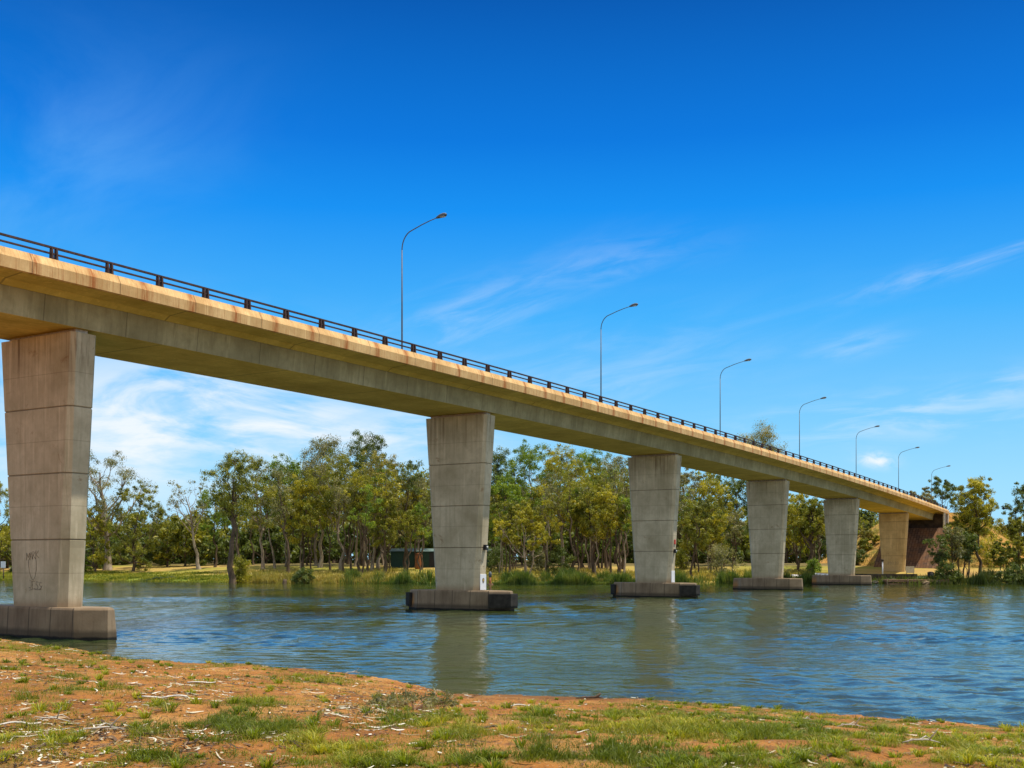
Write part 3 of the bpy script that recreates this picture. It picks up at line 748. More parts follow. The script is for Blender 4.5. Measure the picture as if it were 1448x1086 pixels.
SL = []
rr = np.random.default_rng(21)
for k in range(34): SL.append((rr.uniform(335, 600), rr.uniform(652, 730), rr.uniform(172, 206), 0))
for k in range(20): SL.append((rr.uniform(770, 885), rr.uniform(648, 715), rr.uniform(164, 190), 1))
for k in range(9): SL.append((rr.uniform(700, 770), rr.uniform(690, 735), rr.uniform(170, 195), 1))
for k in range(9): SL.append((rr.uniform(962, 1052), rr.uniform(690, 735), rr.uniform(168, 195), 2))
for k in range(6): SL.append((rr.uniform(1112, 1165), rr.uniform(705, 735), rr.uniform(178, 198), 3))
SLL = ['slender dark stemmed gum in the shade of the grove left of the second pier', 'slender dark stemmed gum in the thicket between the second and third piers', 'slender dark stemmed gum between the third and fourth piers', 'slender dark stemmed gum between the fourth and fifth piers']
for k, (px, top, Y, g) in enumerate(SL):
    tree('gum_tree', SLL[g], 'tree', px, top, Y, 24 + 12 * rr.random(), ['leaf_olive', 'leaf_yellow', 'leaf_green', 'leaf_grey', 'leaf_olive'][k % 5], 'bark_dark' if k % 4 else 'bark_pale', 500 + k, SLL[g].replace('gum', 'gums', 1),
         cb=.5 + .15 * rr.random(), ng=8, nc=6, nl=44, tr=.010 + .005 * rr.random(), lean=rr.normal() * .05, stems=1 + (g == 1 and k % 3 == 0), trunk_top=.88, gs=.1)

SHRUBS = [
 (340, 788, 161, 22, 'leaf_yellow', 'bright yellow green shrub beside the dark trunk at the water edge'),
 (428, 803, 157, 26, 'leaf_dark', 'dark low shrub in the reeds below the grove'),
 (1022, 768, 166, 50, 'leaf_grey', 'silver grey bushy shrub left of the fourth pier'),
 (965, 772, 180, 26, 'leaf_olive', 'olive shrub right of the third pier foot'),
 (706, 770, 176, 34, 'leaf_dark', 'dark shrub right of the second pier above the reeds'),
 (795, 775, 168, 34, 'leaf_dark', 'dark shrub under the thin saplings'),
 (760, 780, 176, 30, 'leaf_grey', 'grey shrub right of the pale forked tree'),
 (118, 782, 205, 16, 'leaf_green', 'small green shrub right of the first pier on the meadow edge'),
 (1150, 790, 172, 20, 'leaf_green', 'round green shrub left of the fifth pier foot'),
 (1222, 762, 196, 20, 'leaf_olive', 'olive shrub on the orange slope between the fifth and sixth piers'),
 (1212, 775, 192, 18, 'leaf_dark', 'dark shrub low on the orange slope by the fifth pier'),
 (1408, 755, 182, 46, 'leaf_yellow', 'yellow shrub on the embankment behind the tall yellow gum'),
 (1366, 742, 186, 34, 'leaf_brown', 'brown tinged shrub on the embankment by the bridge end'),
 (1420, 808, 152, 50, 'leaf_dark', 'dark shrub at the water edge under the tall yellow gum'),
 (1440, 796, 152, 40, 'leaf_dark', 'dark shrub at the water edge near the right photo edge'),
 (1336, 795, 153, 26, 'leaf_dark', 'dark shrub under the grey willowy tree'),
]
rr = np.random.default_rng(33)
for k in range(22):
    lx = rr.uniform(XB - 9, XB + 34); lv = -rr.uniform(6.5, 17) if k < 15 else rr.uniform(6.5, 15)
    X = P0[0] + lx * U[0] - lv * T[0]; Y = P0[1] + lx * U[1] - lv * T[1]
    z = float(ground_any(np.array(X), np.array(Y))); hh = rr.uniform(.9, 2.2)
    SHRUBS.append((CX + X / Y * F, HZ - (z + hh - CAMH) / Y * F, Y, rr.uniform(1.4, 2.8) / Y * F, ['leaf_olive', 'leaf_brown', 'leaf_dark', 'leaf_yellow'][k % 4], 'low scrubby bush on the orange embankment right of the bridge end' if k < 15 else 'low scrubby bush on the far side slope of the embankment'))
for k, (px, top, Y, w, lf, lab) in enumerate(SHRUBS):
    tree('shrub', lab, 'shrub', px, top, Y, w, lf, 'bark_dark', 300 + k, 'shrubs on the far bank', cb=.12, ng=13, nc=6, nl=50, leaf=.24, cr=.14, gs=.24, tr=.02, stems=3)

# far-off wood behind the grove: reads as one mass
r = np.random.default_rng(55)
for nm, lm, cnt in (('far_wood', 'leaf_olive', 1), ('far_scrub', 'leaf_dark', 2), ('distant_wood', 'leaf_grey', 3)):
    LVs = []; TVs = []; TQs = []; nb = 0
    for k in range({1: 150, 2: 230, 3: 130}[cnt]):
        px = r.uniform(-260, 1750) if cnt == 1 else r.uniform(-200, 1700)
        Y = r.uniform(212, 300) if cnt == 1 else r.uniform(212, 262) if cnt == 2 else r.uniform(300, 430)
        hmax = (HZ - 680) * Y / F if 320 < px < 1000 else (HZ - 738) * Y / F if px < 320 else (HZ - 728) * Y / F
        h = hmax * r.uniform(.7, 1.15) if cnt == 1 else hmax * r.uniform(.28, .5) if cnt == 2 else hmax * r.uniform(.6, .9)
        X = (px - CX) / F * Y
        z = float(ground_any(np.array(X), np.array(Y)))
        if z > 4.5 or (px < 330 and Y < 212): continue
        tv, tq, lv = tree_geo(h + 2, (h + 2) * (r.uniform(.7, 1.0) if cnt == 1 else r.uniform(1.0, 1.5)), 900 + k + 500 * cnt, cb=.22 if cnt == 1 else .03, ng=9, nc=5, nl=26, leaf=.85, cr=.1, gs=.19, tr=.022)
        off = np.array([X, Y, z - .1]); LVs.append(lv + off); TVs.append(tv + off); TQs.append(tq + nb); nb += len(tv)
    LV = np.concatenate(LVs); TV = np.concatenate(TVs); TQ = np.concatenate(TQs)
    ro = empty(nm); tag(ro, {1: 'far off eucalypt wood closing the view behind the grove', 2: 'low dark scrub under the far off wood', 3: 'farthest pale wood along the horizon behind everything'}[cnt], 'wood', kind='stuff')
    np_mesh('foliage', LV, np.arange(len(LV)).reshape(-1, 4), M[lm], ro)
    np_mesh('trunk', TV, TQ, M['bark_dark'], ro, True)

# ------------------------------------------------------------------ reeds and grasses
def blades(name, X, Y, Z, H, Wd, lean, mat, label, cat):
    n = len(X); rr = np.random.default_rng(len(X))
    a = rr.random(n) * 6.28; l = lean * rr.random(n) * H; b = rr.random(n) * 6.28
    dx, dy = np.cos(a) * Wd, np.sin(a) * Wd; lx, ly = np.cos(b) * l, np.sin(b) * l
    P = np.empty((n, 5, 3))
    P[:, 0] = np.stack([X - dx, Y - dy, Z], 1); P[:, 1] = np.stack([X + dx, Y + dy, Z], 1)
    P[:, 2] = np.stack([X + dx * .7 + lx * .35, Y + dy * .7 + ly * .35, Z + H * .6], 1); P[:, 3] = np.stack([X - dx * .7 + lx * .35, Y - dy * .7 + ly * .35, Z + H * .6], 1)
    P[:, 4] = np.stack([X + lx, Y + ly, Z + H], 1)
    i = np.arange(n)[:, None] * 5
    Q = np.concatenate([i + [[0, 1, 2]], i + [[0, 2, 3]], i + [[3, 2, 4]]], 0)
    o = np_mesh(name, P.reshape(-1, 3), Q, M[mat]); tag(o, label, cat, kind='stuff'); return o
r = np.random.default_rng(77)
def reed_pts(n, lo, hi, d0, d1, dens):
    px = r.uniform(lo, hi, n); 
    Yb = np.full(n, 155.0)
    for _ in range(8): Yb = np.interp((px - CX) / F * Yb, FX, FY)
    Y = Yb + d0 + (d1 - d0) * r.random(n) ** 1.3; X = (px - CX) / F * Y
    k = r.random(n) < dens * sstep(.26, .54, fbm(X * .3, Y * .5, 3)) + .05
    X, Y = X[k], Y[k]; return X, Y, ground_any(X, Y)
X, Y, Z = reed_pts(60000, 480, 1165, -1.2, 3.5, .9)
blades('reeds', X, Y, np.maximum(Z, -.1), (.45 + 1.5 * sstep(.35, .7, fbm(X * .7 + 4, Y * .3, 4))) * (.45 + .7 * r.random(len(X))), .05, .5, 'reed', 'green and straw coloured reeds fringing the far bank', 'reeds')
X, Y, Z = reed_pts(16000, 340, 600, -1.0, 4.5, .9)
blades('straw_reeds', X, Y, np.maximum(Z, -.1), (.25 + 1.1 * sstep(.3, .7, fbm(X * .45 + 4, Y * .3, 3))) * (.45 + .7 * r.random(len(X))), .05, .6, 'dry', 'straw coloured dry reeds at the water edge below the left grove', 'reeds')
X, Y, Z = reed_pts(14000, 1320, 1620, -1, 5, 1.0)
blades('bank_reeds', X, Y, np.maximum(Z, -.1), (.3 + 2.2 * sstep(.3, .7, fbm(X * .5, Y * .3, 3))) * (.45 + .7 * r.random(len(X))), .05, .5, 'reed_dark', 'dark reeds at the water edge on the right bank', 'reeds')
X, Y, Z = reed_pts(44000, 330, 1160, 1, 26, .8)
blades('dry_grass', X, Y, Z, .25 + .5 * r.random(len(X)), .045, .7, 'dry', 'straw coloured dry grass on the far bank behind the reeds', 'grass')
X, Y, Z = reed_pts(60000, -260, 340, -.6, 24, 1.0)
blades('meadow_grass', X, Y, np.maximum(Z, -.1), .14 + .25 * r.random(len(X)), .05, .7, 'grass', 'short green grass on the open meadow by the left far bank', 'grass')
# grass on the embankment
n = 26000; lx = r.uniform(150, 260, n); lv = r.uniform(-26, 26, n); k = (np.abs(lv) > 5.6); lx, lv = lx[k], lv[k]
X = P0[0] + lx * U[0] - lv * T[0]; Y = P0[1] + lx * U[1] - lv * T[1]; Z = emb_h(lx, lv); k = (Z > far_h(X, Y)) & (fbm(X * .25, Y * .25, 3) > .42)
blades('embankment_grass', X[k], Y[k], Z[k] - .05, .3 + .6 * r.random(k.sum()), .06, .8, 'dry', 'dry yellow grass on the bridge embankment', 'grass')

# near bank grass
r = np.random.default_rng(5)
def near_pts(n, dens):
    Y = 7.5 * (46 / 7.5) ** r.random(n)           # denser close by
    X = Y * r.uniform(-.52, .52, n)
    k = (r.random(n) < dens(X, Y)) & (np.interp(X, EX, EY) - Y > -.1)
    X, Y = X[k], Y[k]; return X, Y, near_h(X, Y)
X, Y, Z = near_pts(900000, turf)
tw = tuft_w(X, Y)
H = (.012 + .05 * r.random(len(X)) ** 2.2) * (1 + 1.5 * tw) * (.5 + 1.1 * sstep(.3, .65, fbm(X * 4, Y * 4, 2)))
blades('grass', X, Y, Z - .006, H, .0026 + .00009 * Y, 1.5, 'grass', 'short patchy green grass growing on the red soil of the near bank', 'grass')
X, Y, Z = near_pts(60000, lambda X, Y: .3 * sstep(.3, .6, fbm(X * .7, Y * .7, 3)))
blades('dead_grass', X, Y, Z - .006, .015 + .03 * r.random(len(X)), .003 + .0001 * Y, 1.6, 'dry', 'dead straw coloured grass stubble on the near bank', 'grass')

# tussocks: rosettes of arching blades, thickest along the water and where the turf is dense
r = np.random.default_rng(91)
Y = 8.5 * (42 / 8.5) ** r.random(9000); X = Y * r.uniform(-.5, .5, len(Y)); d = np.interp(X, EX, EY) - Y
w_ = turf(X, Y); fr = sstep(1.0, .35, d) * sstep(-.25, .1, d) * (np.abs(X) > 2.2)
k = (d > -.15) & (r.random(len(X)) < .05 + .42 * w_ ** 1.5 + .55 * fr * sstep(.35, .6, fbm(X * 1.3, Y * .7, 3)))
X, Y, w_ = X[k], Y[k], w_[k]
nb = 54; n = len(X); a = r.random((n, nb)) * 6.28; rad = np.sqrt(r.random((n, nb))) * (.03 + .09 * r.random(n))[:, None]
hh = (.03 + .075 * r.random(n) ** 1.6)[:, None] * (.5 + .7 * r.random((n, nb)))
bx = X[:, None] + np.cos(a) * rad * .6; by = Y[:, None] + np.sin(a) * rad * .6; bz = near_h(bx, by) - .006
out = hh * (.5 + 1.1 * r.random((n, nb))); wd = (.0034 + .00012 * Y)[:, None]
ca, sa = np.cos(a + r.normal(0, .35, a.shape)), np.sin(a + r.normal(0, .35, a.shape))
P = np.empty((n * nb, 5, 3)); f = lambda *c: np.stack([q.ravel() for q in c], 1)
P[:, 0] = f(bx - sa * wd, by + ca * wd, bz); P[:, 1] = f(bx + sa * wd, by - ca * wd, bz)
P[:, 2] = f(bx + sa * wd * .8 + ca * out * .45, by - ca * wd * .8 + sa * out * .45, bz + hh * .8); P[:, 3] = f(bx - sa * wd * .8 + ca * out * .45, by + ca * wd * .8 + sa * out * .45, bz + hh * .8)
P[:, 4] = f(bx + ca * out, by + sa * out, bz + hh)
i = np.arange(n * nb)[:, None] * 5
tag(np_mesh('grass_tussocks', P.reshape(-1, 3), np.concatenate([i + [[0, 1, 2]], i + [[0, 2, 3]], i + [[3, 2, 4]]], 0), M['tussock']), 'bright green tussocks of arching grass on the near bank', 'grass', kind='stuff')

# leaf and bark litter: curled strips lying on the soil
def strips(name, X, Y, L, W, mat, seed, lift=.01):
    rr = np.random.default_rng(seed); n = len(X); a = rr.random(n) * 6.28; cv = rr.normal(0, 2.2, n); S = 6
    P = np.empty((n, S, 2, 3)); cx = np.zeros(n); cy = np.zeros(n)
    rise = rr.random(n) * .3
    for s in range(S):
        t = s / (S - 1); ang = a + cv * (t - .5)
        if s: cx = cx + np.cos(ang) * L / (S - 1); cy = cy + np.sin(ang) * L / (S - 1)
        w = W * (.25 + .75 * sin(pi * (.12 + .76 * t)))
        gx, gy = X + cx, Y + cy
        z = near_h(gx, gy) + lift + rise * L * abs(t - .5) * .7
        for j, q in ((0, -1), (1, 1)):
            P[:, s, j] = np.stack([gx - np.sin(ang) * w * q, gy + np.cos(ang) * w * q, z + (.5 * w if j else 0)], 1)
    i = np.arange(n)[:, None] * (2 * S); Q = []
    for s in range(S - 1): Q.append(i + [[2 * s, 2 * s + 1, 2 * s + 3, 2 * s + 2]])
    return np_mesh(name, P.reshape(-1, 3), np.concatenate(Q, 0), M[mat])
LW = [(150, 1035, 60, 22, 1), (60, 1035, 60, 16, 1), (245, 985, 60, 16, .8), (300, 965, 40, 10, .7), (490, 955, 40, 12, .8), (520, 1005, 60, 16, .9), (580, 1010, 50, 14, .7), (140, 925, 70, 6, .6), (540, 1030, 40, 10, .6), (20, 955, 40, 8, .6), (480, 1000, 40, 12, .7)]
LP = []
for (px, py, rx, ry, w) in LW:
    x, y = pix_near(px, py); x1, y1 = pix_near(px, py + ry); LP.append((x, y, rx / F * y, max(.3, abs(y - y1)), w))
def litter_d(X, Y):
    s = .05 + (.1 + .3 * sstep(.05, -.2, X / Y)) * sstep(.42, .62, fbm(X * .8 + 7, Y * .8, 3))
    d = np.interp(X, EX, EY) - Y; s = np.maximum(s, .5 * sstep(1.1, .5, d) * sstep(-.3, .2, d) * sstep(.35, .6, fbm(X * 1.2, Y * 1.2, 3)))
    for (x, y, rx, ry, w) in LP: s = np.maximum(s, w * np.exp(-(((X - x) / rx) ** 2 + ((Y - y) / ry) ** 2)))
    return s
X, Y, Z = near_pts(90000, litter_d)
o = strips('leaf_litter', X, Y, (.03 + .24 * r.random(len(X)) ** 4), .004 + .008 * r.random(len(X)) ** 2 + .00022 * Y, 'litter', 4)
tag(o, 'fallen gum leaves and bleached bark curls scattered over the red soil', 'leaf litter', kind='stuff')

# individual pale bark strips and sticks that stand out
STICKS = [(28, 1028, 'curled', .5, 'pale curled bark strip lying at the left photo edge'), (72, 1022, 'fork', .55, 'bleached forked stick in the pale heap at lower left'), (140, 1036, 'fork', .6, 'largest bleached forked stick, lower left'),
          (283, 968, 'curled', .6, 'long pale curled bark strip on the red soil at left centre'), (130, 922, 'fork', .6, 'pale twig on the grassy bank edge below the first pier'), (498, 953, 'fork', .55, 'pale twig tangle at the bank edge, left of centre'),
          (735, 1000, 'curled', .4, 'pale green bark strip on bare soil in the middle'), (1303, 1053, 'fork', .45, 'white forked stick lying in the grass at lower right'), (1202, 1030, 'fork', .4, 'white stick in the grass near the water at right'),
          (1140, 1020, 'fork', .25, 'small upright white twig in the grass at right centre'), (678, 1033, 'dark', .5, 'dark brown fallen bark piece in the grass at centre'), (235, 990, 'curled', .7, 'grey green bark strip beside the pale litter at left centre')]
for k, (px, py, kind, L, lab) in enumerate(STICKS):
    x, y = pix_near(px, py); z = float(near_h(x, y)); mb = MB(); rr = random.Random(k); L *= .75
    a = rr.uniform(-.5, .5)
    if kind == 'curled' or kind == 'dark':
        Lp = []
        for s in range(9):
            t = s / 8; cx = (t - .5) * L; cyy = .12 * L * sin(t * 5 + k); w = .015 * (.3 + sin(pi * (.1 + .8 * t))); zz = .02 + .05 * L * abs(sin(t * 4 + k))
            Lp.append([(cx, cyy - w, zz), (cx, cyy, zz - .01), (cx, cyy + w, zz + .01), (cx, cyy, zz + .006)])
        mb.loops(Lp, True, True)
    else:
        mb.tube([(-.5 * L, 0, .015), (-.2 * L, .04 * L, .04), (.15 * L, -.03 * L, .05), (.5 * L, .06 * L, .02)], [.005, .008, .008, .003], 6)
        mb.tube([(-.05 * L, 0, .045), (.15 * L, .2 * L, .07), (.33 * L, .26 * L, .03)], [.006, .005, .002], 6)
        mb.tube([(-.15 * L, .03 * L, .04), (-.3 * L, -.18 * L, .06), (-.42 * L, -.22 * L, .02)], [.006, .004, .002], 6)
        mb.tube([(.2 * L, -.02 * L, .045), (.34 * L, -.1 * L, .12), (.42 * L, -.12 * L, .16)], [.008, .005, .002], 6)
    o = mb.build('bark_strip' if kind != 'fork' else 'stick', M['drift'] if kind != 'dark' else M['bark_dark']); o.location = (x, y, z); o.rotation_euler = (0, 0, a)
    tag(o, lab, 'bark' if kind != 'fork' else 'stick', 'sticks and bark on the near bank')
# grey-green tussock and a piece of driftwood at the water's edge
x, y = pix_near(585, 1004); rr = np.random.default_rng(8); n = 900
V = []; Q = []; C = []
for s in range(34):
    a = rr.random() * 6.28; e = np.array([cos(a) * .42 * rr.random() ** .5 * 1.5, sin(a) * .4 * rr.random() ** .5, .06 + .14 * rr.random()])
    tube_np(V, Q, bez(np.array([0, 0, -.02]), e * [.4, .4, .8], e, 4), np.array([.008, .006, .005, .003]), 4); C.append(e)
LV = leaves_np(np.array(C), np.full(len(C), .1), 70, .06, .014, rr, -.3)
ro = empty('shrub', (x, y, float(near_h(x, y)))); tag(ro, 'small grey green tussock among pale litter on the near bank', 'shrub')
np_mesh('stem', np.concatenate(V), np.concatenate(Q), M['timber'], ro, True); np_mesh('foliage', LV, np.arange(len(LV)).reshape(-1, 4), M['leaf_grey'], ro)
x, y = pix_near(838, 989); mb = MB(); mb.tube([(-.55, .1, .03), (-.2, .05, .05), (.1, 0, .07), (.22, 0, .15), (.27, .02, .2)], [.02, .035, .05, .045, .02], 7); mb.tube([(.1, 0, .07), (.35, -.05, .05)], [.045, .015], 6)
o = mb.build('driftwood', M['bark_dark']); o.scale = (.65,) * 3; o.location = (x, y, max(0, float(near_h(x, y)))); tag(o, 'broken driftwood stub at the water edge of the bare soil', 'driftwood')

# ------------------------------------------------------------------ small things on the far bank
def at(px, Y, dz=0.0):
    X = (px - CX) / F * Y; return (X, Y, float(ground_any(np.array(X), np.array(Y))) + dz)
# green shed
r0 = empty('shed', at(622, 190), 0); tag(r0, 'long low dark green shed with pale roof half hidden behind the second pier', 'shed')
b = MB(); b.box(-8, 8.3, -2.5, 2.5, -.3, 2.5); b.build('wall', M['green_wall'], r0)
b = MB(); b.loops([[(-8.3, -2.9, 2.51), (-8.3, 2.9, 2.51), (-8.3, 0, 3.0)], [(8.6, -2.9, 2.51), (8.6, 2.9, 2.51), (8.6, 0, 3.0)]]); b.build('roof', M['pale_roof'], r0)
b = MB(); b.box(-1.6, .2, -2.56, -2.503, 0, 2.3); b.build('door', M['black'], r0)
r0 = empty('tank', at(592, 184), 0); tag(r0, 'rusty upright tank in front of the green shed', 'tank')
b = MB(); b.tube([(0, 0, 0), (0, 0, .6), (0, 0, 2.0), (0, 0, 2.5)], [.62, .6, .6, .56], 16); b.build('drum', M['rusty'], r0)
b = MB(); b.tube([(0, 0, 2.5), (0, 0, 2.6)], [.64, .2], 16); b.build('lid', M['rusty'], r0)
# white sign left of the first pier
r0 = empty('bank_sign', at(5, 190)); tag(r0, 'white board on a dark post at the left edge beside the first pier', 'sign')
b = MB(); b.tube([(0, 0, 0), (0, 0, 2.4)], .1, 8); b.build('post', M['bark_dark'], r0); b = MB(); b.box(-.4, .4, -.16, -.11, 2.3, 3.4); b.build('board', M['white'], r0)
# mooring post with a grey cap
r0 = empty('mooring_post', (-2.9, 150.0, -.5)); tag(r0, 'rusty mooring post with rounded grey cap before the reeds by the second pier', 'post')
b = MB(); b.tube([(0, 0, 0), (0, 0, 1.55)], .17, 10); b.build('shaft', M['rusty'], r0)
b = MB(); b.tube([(0, 0, 1.5), (0, 0, 1.9), (0, 0, 2.15), (0, 0, 2.24)], [.19, .22, .18, .06], 12); b.build('cap', M['galv'], r0)
b = MB(); b.tube([(0, 0, .45), (0, 0, .62)], .42, 12); b.build('collar', M['timber'], r0)
# stump in the reeds
b = MB(); b.tube([(0, 0, -.4), (0, 0, .1), (.05, 0, .6), (.1, 0, .95)], [.5, .36, .3, .24], 9); o = b.build('stump', M['bark_dark']); o.location = at(402, 157.6); tag(o, 'dark weathered tree stump at the water edge in the reeds', 'stump')
# row of low dark plants on the meadow
fm = None; rr = random.Random(4); rq = np.random.default_rng(14)
for k in range(11):
    px = 197 + k * 4.9 + rr.uniform(-1, 1); Y = 176 + rr.uniform(-.6, .6)
    if fm is None:
        LV = leaves_np(np.array([[0, 0, .2], [.2, 0, .16], [-.2, .05, .17]]), np.array([.24, .2, .2]), 90, .16, .06, rq, -.4)
        o = np_mesh('low_plant', LV, np.arange(len(LV)).reshape(-1, 4), M['leaf_dark']); fm = o.data
    else: o = link(bpy.data.objects.new('low_plant', fm))
    o.location = at(px, Y); o.rotation_euler = (0, 0, rr.uniform(0, 6)); q = rr.uniform(.9, 1.4); o.scale = (q, q, q)
    tag(o, 'low dark plant in the short row on the green left bank', 'plant', 'low dark plants in a row on the left bank')
# boats
def dinghy(name, label, loc, rz, mat, L=2.6, flip=True):
    r0 = empty(name, loc, rz); tag(r0, label, 'boat', 'small boats on the far bank'); b = MB(); Lp = []
    for t in np.linspace(0, 1, 9):
        w = .62 * (1 - (abs(t - .35) / .66) ** 2.4) if t > .35 else .62 * (.85 + .15 * t / .35); w = max(w, .02); d = .5 - .12 * t
        Lp.append([((t - .5) * L, w * cos(a), .05 + d * sin(a) ** .8) for a in np.linspace(0, pi, 9)])
    b.loops(Lp, True, True); b.build('hull', mat, r0)
    b = MB(); b.box(-.42 * L, .4 * L, -.03, .03, .5, .6); b.build('keel', M['timber'], r0)
dinghy('dinghy', 'white upturned dinghy on the bank between the fourth and fifth piers', at(1131, 166), .3, M['white'], 2.6)
dinghy('dinghy', 'white upturned dinghy half hidden by the left side of the fifth pier', at(1164, 168), .2, M['white'], 2.4)
dinghy('dinghy', 'green upturned dinghy on the landing near the sixth pier', at(1300, 160), .1, M['boatgreen'], 3.0)
# landing under the last pier
b = MB(); rr = random.Random(3)
for k in range(26):
    for j in range(4):
        x0 = -4 + k * .32 + (j % 2) * .15; b.box(x0, x0 + .31, -.5 + rr.uniform(-.06, .06), .5, -.5 + j * .46, -.5 + j * .46 + .455)
o = b.build('stone_wall', M['stone'], None); X, Y, _ = at(1250, 158); o.location = (X, Y, 0); tag(o, 'dark stone retaining wall at the water below the sixth pier', 'wall')
r0 = empty('landing', (at(1292, 153.5)[0], 153.5, 0)); tag(r0, 'low weathered timber landing at the water edge right of the stone wall', 'landing')
b = MB()
for k in range(28): b.box(-4.2 + k * .31, -4.2 + k * .31 + .29, -1, 1, .55, .62)
b.build('decking', M['timber'], r0)
b = MB(); b.box(-4.25, 4.5, -1.06, -.94, .3, .545); b.box(-4.25, 4.5, -1.03, -.95, -.05, .12); b.build('beam', M['timber'], r0)
for xx in (-4, -1.2, 1.6, 4.2):
    b = MB(); b.tube([(xx, -1.16, -.8), (xx, -1.16, .75)], .1, 8); b.build('pile', M['bark_dark'], r0)
for px, Y, lab in ((1316, 158.5, 'tall dark bin on the landing right of the green dinghy'), (1328, 157, 'short dark bin on the bank under the grey willowy tree')):
    r0 = empty('bin', at(px, Y)); tag(r0, lab, 'bin', 'dark bins by the landing'); s = 1.0 if px == 1316 else .75
    b = MB(); b.tube([(0, 0, 0), (0, 0, 1.1 * s)], [.36 * s, .46 * s], 12); b.build('drum', M['black'], r0); b = MB(); b.tube([(0, 0, 1.11 * s), (0, 0, 1.25 * s)], [.5 * s, .2 * s], 12); b.build('lid', M['black'], r0)
r0 = empty('marker_post', at(1248, 160, 0)); tag(r0, 'thin white post with a dark cap in front of the sixth pier', 'post')
b = MB(); b.tube([(0, 0, 0), (0, 0, 2.6)], .09, 8); b.build('shaft', M['white'], r0); b = MB(); b.tube([(0, 0, 2.6), (0, 0, 2.72), (0, 0, 3.0)], [.1, .2, .16], 8); b.build('cap', M['bark_dark'], r0)
r0 = empty('notice_board', at(1287, 168)); tag(r0, 'pale notice board standing at the foot of the brown paved slope', 'sign')
b = MB(); b.box(-.62, .62, -.03, .03, .5, 1.5); b.build('board', M['bearing'], r0)
for xx in (-.5, .5): b = MB(); b.tube([(xx, .06, 0), (xx, .06, 1.5)], .04, 6); b.build('leg', M['galv'], r0)
# loose rocks and weeds round the landing
rr = random.Random(12); RK = ['tan', 'brown']
rm = {}
for k in range(12):
    c_ = 'brown' if k % 3 else 'tan'
    px = 1232 + k * 8.5 + rr.uniform(-3, 3); Y = 152.6 + rr.uniform(-.6, 4)
    if c_ not in rm:
        b = MB(); n = 9; L = []
        for t in np.linspace(.05, pi - .05, 7): L.append([(.5 * sin(t) * cos(w) * (1 + .2 * sin(3 * w + t * 4)), .4 * sin(t) * sin(w) * (1 + .2 * cos(2 * w + t)), -.3 * cos(t) + .12) for w in np.linspace(0, 2 * pi, n + 1)[:-1]])
        b.loops(L); o = b.build('rock', M['stone' if c_ == 'brown' else 'tan']); rm[c_] = o.data
    else: o = link(bpy.data.objects.new('rock', rm[c_]))
    x_, y_, z_ = at(px, Y); o.location = (x_, y_, max(z_, 0)); o.rotation_euler = (0, 0, rr.uniform(0, 6)); q = rr.uniform(.6, 1.5); o.scale = (q, q, q * .9)
    tag(o, 'dark brown rock on the sandy edge by the timber landing' if c_ == 'brown' else 'tan rock on the sandy edge by the timber landing', 'rock', c_ + ' rocks by the landing')
X, Y, Z = reed_pts(5000, 1218, 1335, -.6, 9, .7)
blades('landing_weeds', X, Y, np.maximum(Z, -.1), .25 + .8 * np.random.default_rng(3).random(len(X)) ** 2, .05, .7, 'reed', 'low green weeds on the sandy bank round the landing', 'weeds')
# bird in the sky on the right
b = MB(); b.loops([[(x, rr_ * cos(w), rr_ * sin(w)) for w in np.linspace(0, 2 * pi, 7)[:-1]] for x, rr_ in ((-.3, .02), (-.12, .07), (.08, .09), (.22, .06), (.32, .01))], True, True)
for sg in (-1, 1):
    b.loops([[(-.08, sg * .05, 0), (.12, sg * .05, 0), (.12, sg * .05, .02), (-.08, sg * .05, .02)], [(-.06, sg * .35, .14), (.1, sg * .35, .14), (.1, sg * .35, .155), (-.06, sg * .35, .155)], [(-.1, sg * .7, .08), (-.04, sg * .7, .08), (-.04, sg * .7, .09), (-.1, sg * .7, .09)]])
o = b.build('bird', M['duck']); Y = 120; o.location = ((1420 - CX) / F * Y, Y, CAMH + (HZ - 719) / F * Y); o.rotation_euler = (.2, .1, 2.2); tag(o, 'small dark bird flying in the clear sky at right', 'bird')

# ------------------------------------------------------------------ light, sky, camera
SUN_EL = radians(69)
sv = T * .72 + U * .55; sv /= np.linalg.norm(sv)
SUN = np.array([sv[0] * cos(SUN_EL), sv[1] * cos(SUN_EL), sin(SUN_EL)])
sun = bpy.data.lights.new('sun', 'SUN'); sun.energy = 4.6; sun.angle = radians(.53); sun.color = (1, .93, .8)
so = link(bpy.data.objects.new('sun', sun))
import mathutils
so.rotation_euler = mathutils.Vector(SUN).to_track_quat('Z', 'Y').to_euler(); so.location = (0, 0, 60)

w = bpy.data.worlds.new('World'); SC.world = w; w.use_nodes = True
t = NT(w.node_tree)
sky = t.n('ShaderNodeTexSky', sky_type='NISHITA'); sky.sun_disc = False
sky.sun_elevation = SUN_EL; sky.sun_rotation = math.atan2(SUN[0], SUN[1]); sky.altitude = 0; sky.air_density = 1.0; sky.dust_density = .4; sky.ozone_density = 1.6
dirv = t.co('Generated'); dx, dy, dz = t.sep(dirv)
az = t.math('ARCTAN2', dx, dy); el = t.math('ARCSINE', dz)
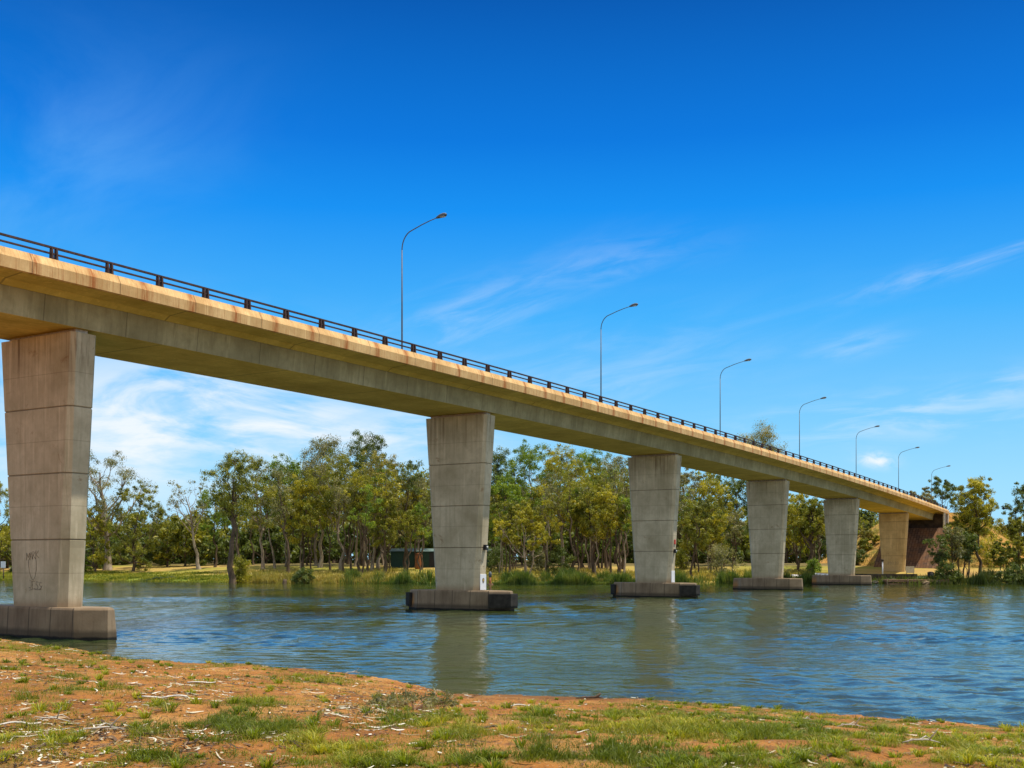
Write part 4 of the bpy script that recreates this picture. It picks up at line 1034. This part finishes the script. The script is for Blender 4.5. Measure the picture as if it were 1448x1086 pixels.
# the photograph's polarised sky: pale at the horizon, deep blue above, zenith brightened as added fill
st = [(0, (.42, .74, .93)), (.065, (.32, .68, .95)), (.12, (.20, .58, .93)), (.21, (.055, .42, .92)), (.30, (.006, .265, .84)), (.356, (.001, .178, .69)), (.46, (.0, .096, .43)), (.58, (.02, .12, .40)), (.8, (.66, .68, .70))]
grad = t.ramp(t.rng(el, 0, .8, 0, 1, False), [(e / .8, tuple(v / .105 for v in c)) for e, c in st])
grad = t.mix(t.math('MULTIPLY', t.rng(dy, .05, -.5), t.rng(dz, .75, .3, .0, 1.0)), grad, tuple(v / .105 for v in (.62, .72, .82)))   # sky behind the viewer brightened as added fill for shaded faces
col = t.mix(.02, grad, sky.outputs[0])
# cirrus, laid out in azimuth and elevation
cv = t.n('ShaderNodeCombineXYZ', {0: az, 1: el, 2: 0.0}).outputs[0]
def A(px): return math.atan((px - CX) / F)
def E(px, py): return math.atan((HZ - py) / F * cos(A(px)))
warp = t.noise(t.map(cv, (3, 6, 1)), 2.0, 3)
def band(px, py, sx, sy, ang, k, sc, lo, hi, stretch=5.0, seed=0.0):
    a, e = A(px), E(px, py)
    v = t.map(t.map(cv, (1, 1, 1), (-a, -e, 0)), (1, 1, 1), (0, 0, 0), (0, 0, -ang))
    x, y, _ = t.sep(v)
    g = t.math('ADD', t.math('POWER', t.math('DIVIDE', t.math('ABSOLUTE', x), sx / F), 2.0), t.math('POWER', t.math('DIVIDE', t.math('ABSOLUTE', y), sy / F), 2.0))
    m = t.math('POWER', 2.718, t.math('MULTIPLY', g, -1.0))
    n = t.noise(t.map(v, (sc, sc * stretch, 1), (seed, seed * 1.7, seed)), 1.0, 7, .6, .6)
    return t.math('MULTIPLY', t.math('MULTIPLY', m, t.rng(n, lo, hi)), k)
bands = [band(300, 590, 300, 90, -.12, .82, 9, .32, .62, 3.6, 1.3), band(180, 640, 260, 70, .05, .62, 8, .35, .65, 3, 7.7), band(520, 640, 150, 60, .1, .45, 10, .4, .65, 4, 2.2),
         band(740, 395, 110, 20, .42, .15, 12, .34, .82, 5, 4.1), band(860, 375, 120, 26, .15, .16, 12, .36, .7, 5, 5.1), band(660, 450, 130, 40, .3, .22, 10, .4, .72, 5, 6.3),
         band(1350, 378, 130, 13, .2, .28, 11, .36, .7, 6, 8.2), band(1260, 590, 170, 30, .05, .42, 10, .4, .68, 6, 9.4), band(1210, 488, 60, 14, .15, .25, 12, .38, .7, 5, 3.4), band(1420, 545, 80, 20, .15, .35, 12, .4, .7, 5, 2.9),
         band(1240, 651, 21, 9, -.1, 1.15, 60, .3, .7, 1.6, 1.9), band(760, 560, 300, 60, .2, .22, 8, .38, .7, 5, 4.4)]
cl = bands[0]
for b_ in bands[1:]: cl = t.math('ADD', cl, b_)
cl = t.math('MULTIPLY', t.math('MINIMUM', cl, 1.0), .9)
col = t.mix(cl, col, (8.2, 8.6, 9.0))
col = t.mix(band(20, 240, 230, 120, .3, .32, 5, .25, .8, 2, 5.9), col, (2.6, 5.6, 9.2))
bg = t.n('ShaderNodeBackground', {0: col, 1: .105})
t.n('ShaderNodeOutputWorld', {0: bg.outputs[0]})

cam = bpy.data.cameras.new('camera'); cam.sensor_width = 36; cam.lens = 36 * F / 1448; cam.shift_y = (HZ - 543) / 1448
cam.clip_start = .1; cam.clip_end = 9000
co_ = link(bpy.data.objects.new('camera', cam)); co_.location = (0, 0, CAMH); co_.rotation_euler = (pi / 2, 0, 0)
SC.camera = co_
SC.view_settings.view_transform = 'Standard'; SC.view_settings.look = 'None'; SC.view_settings.gamma = 1; SC.view_settings.exposure = .12
SC.cycles.max_bounces = 6
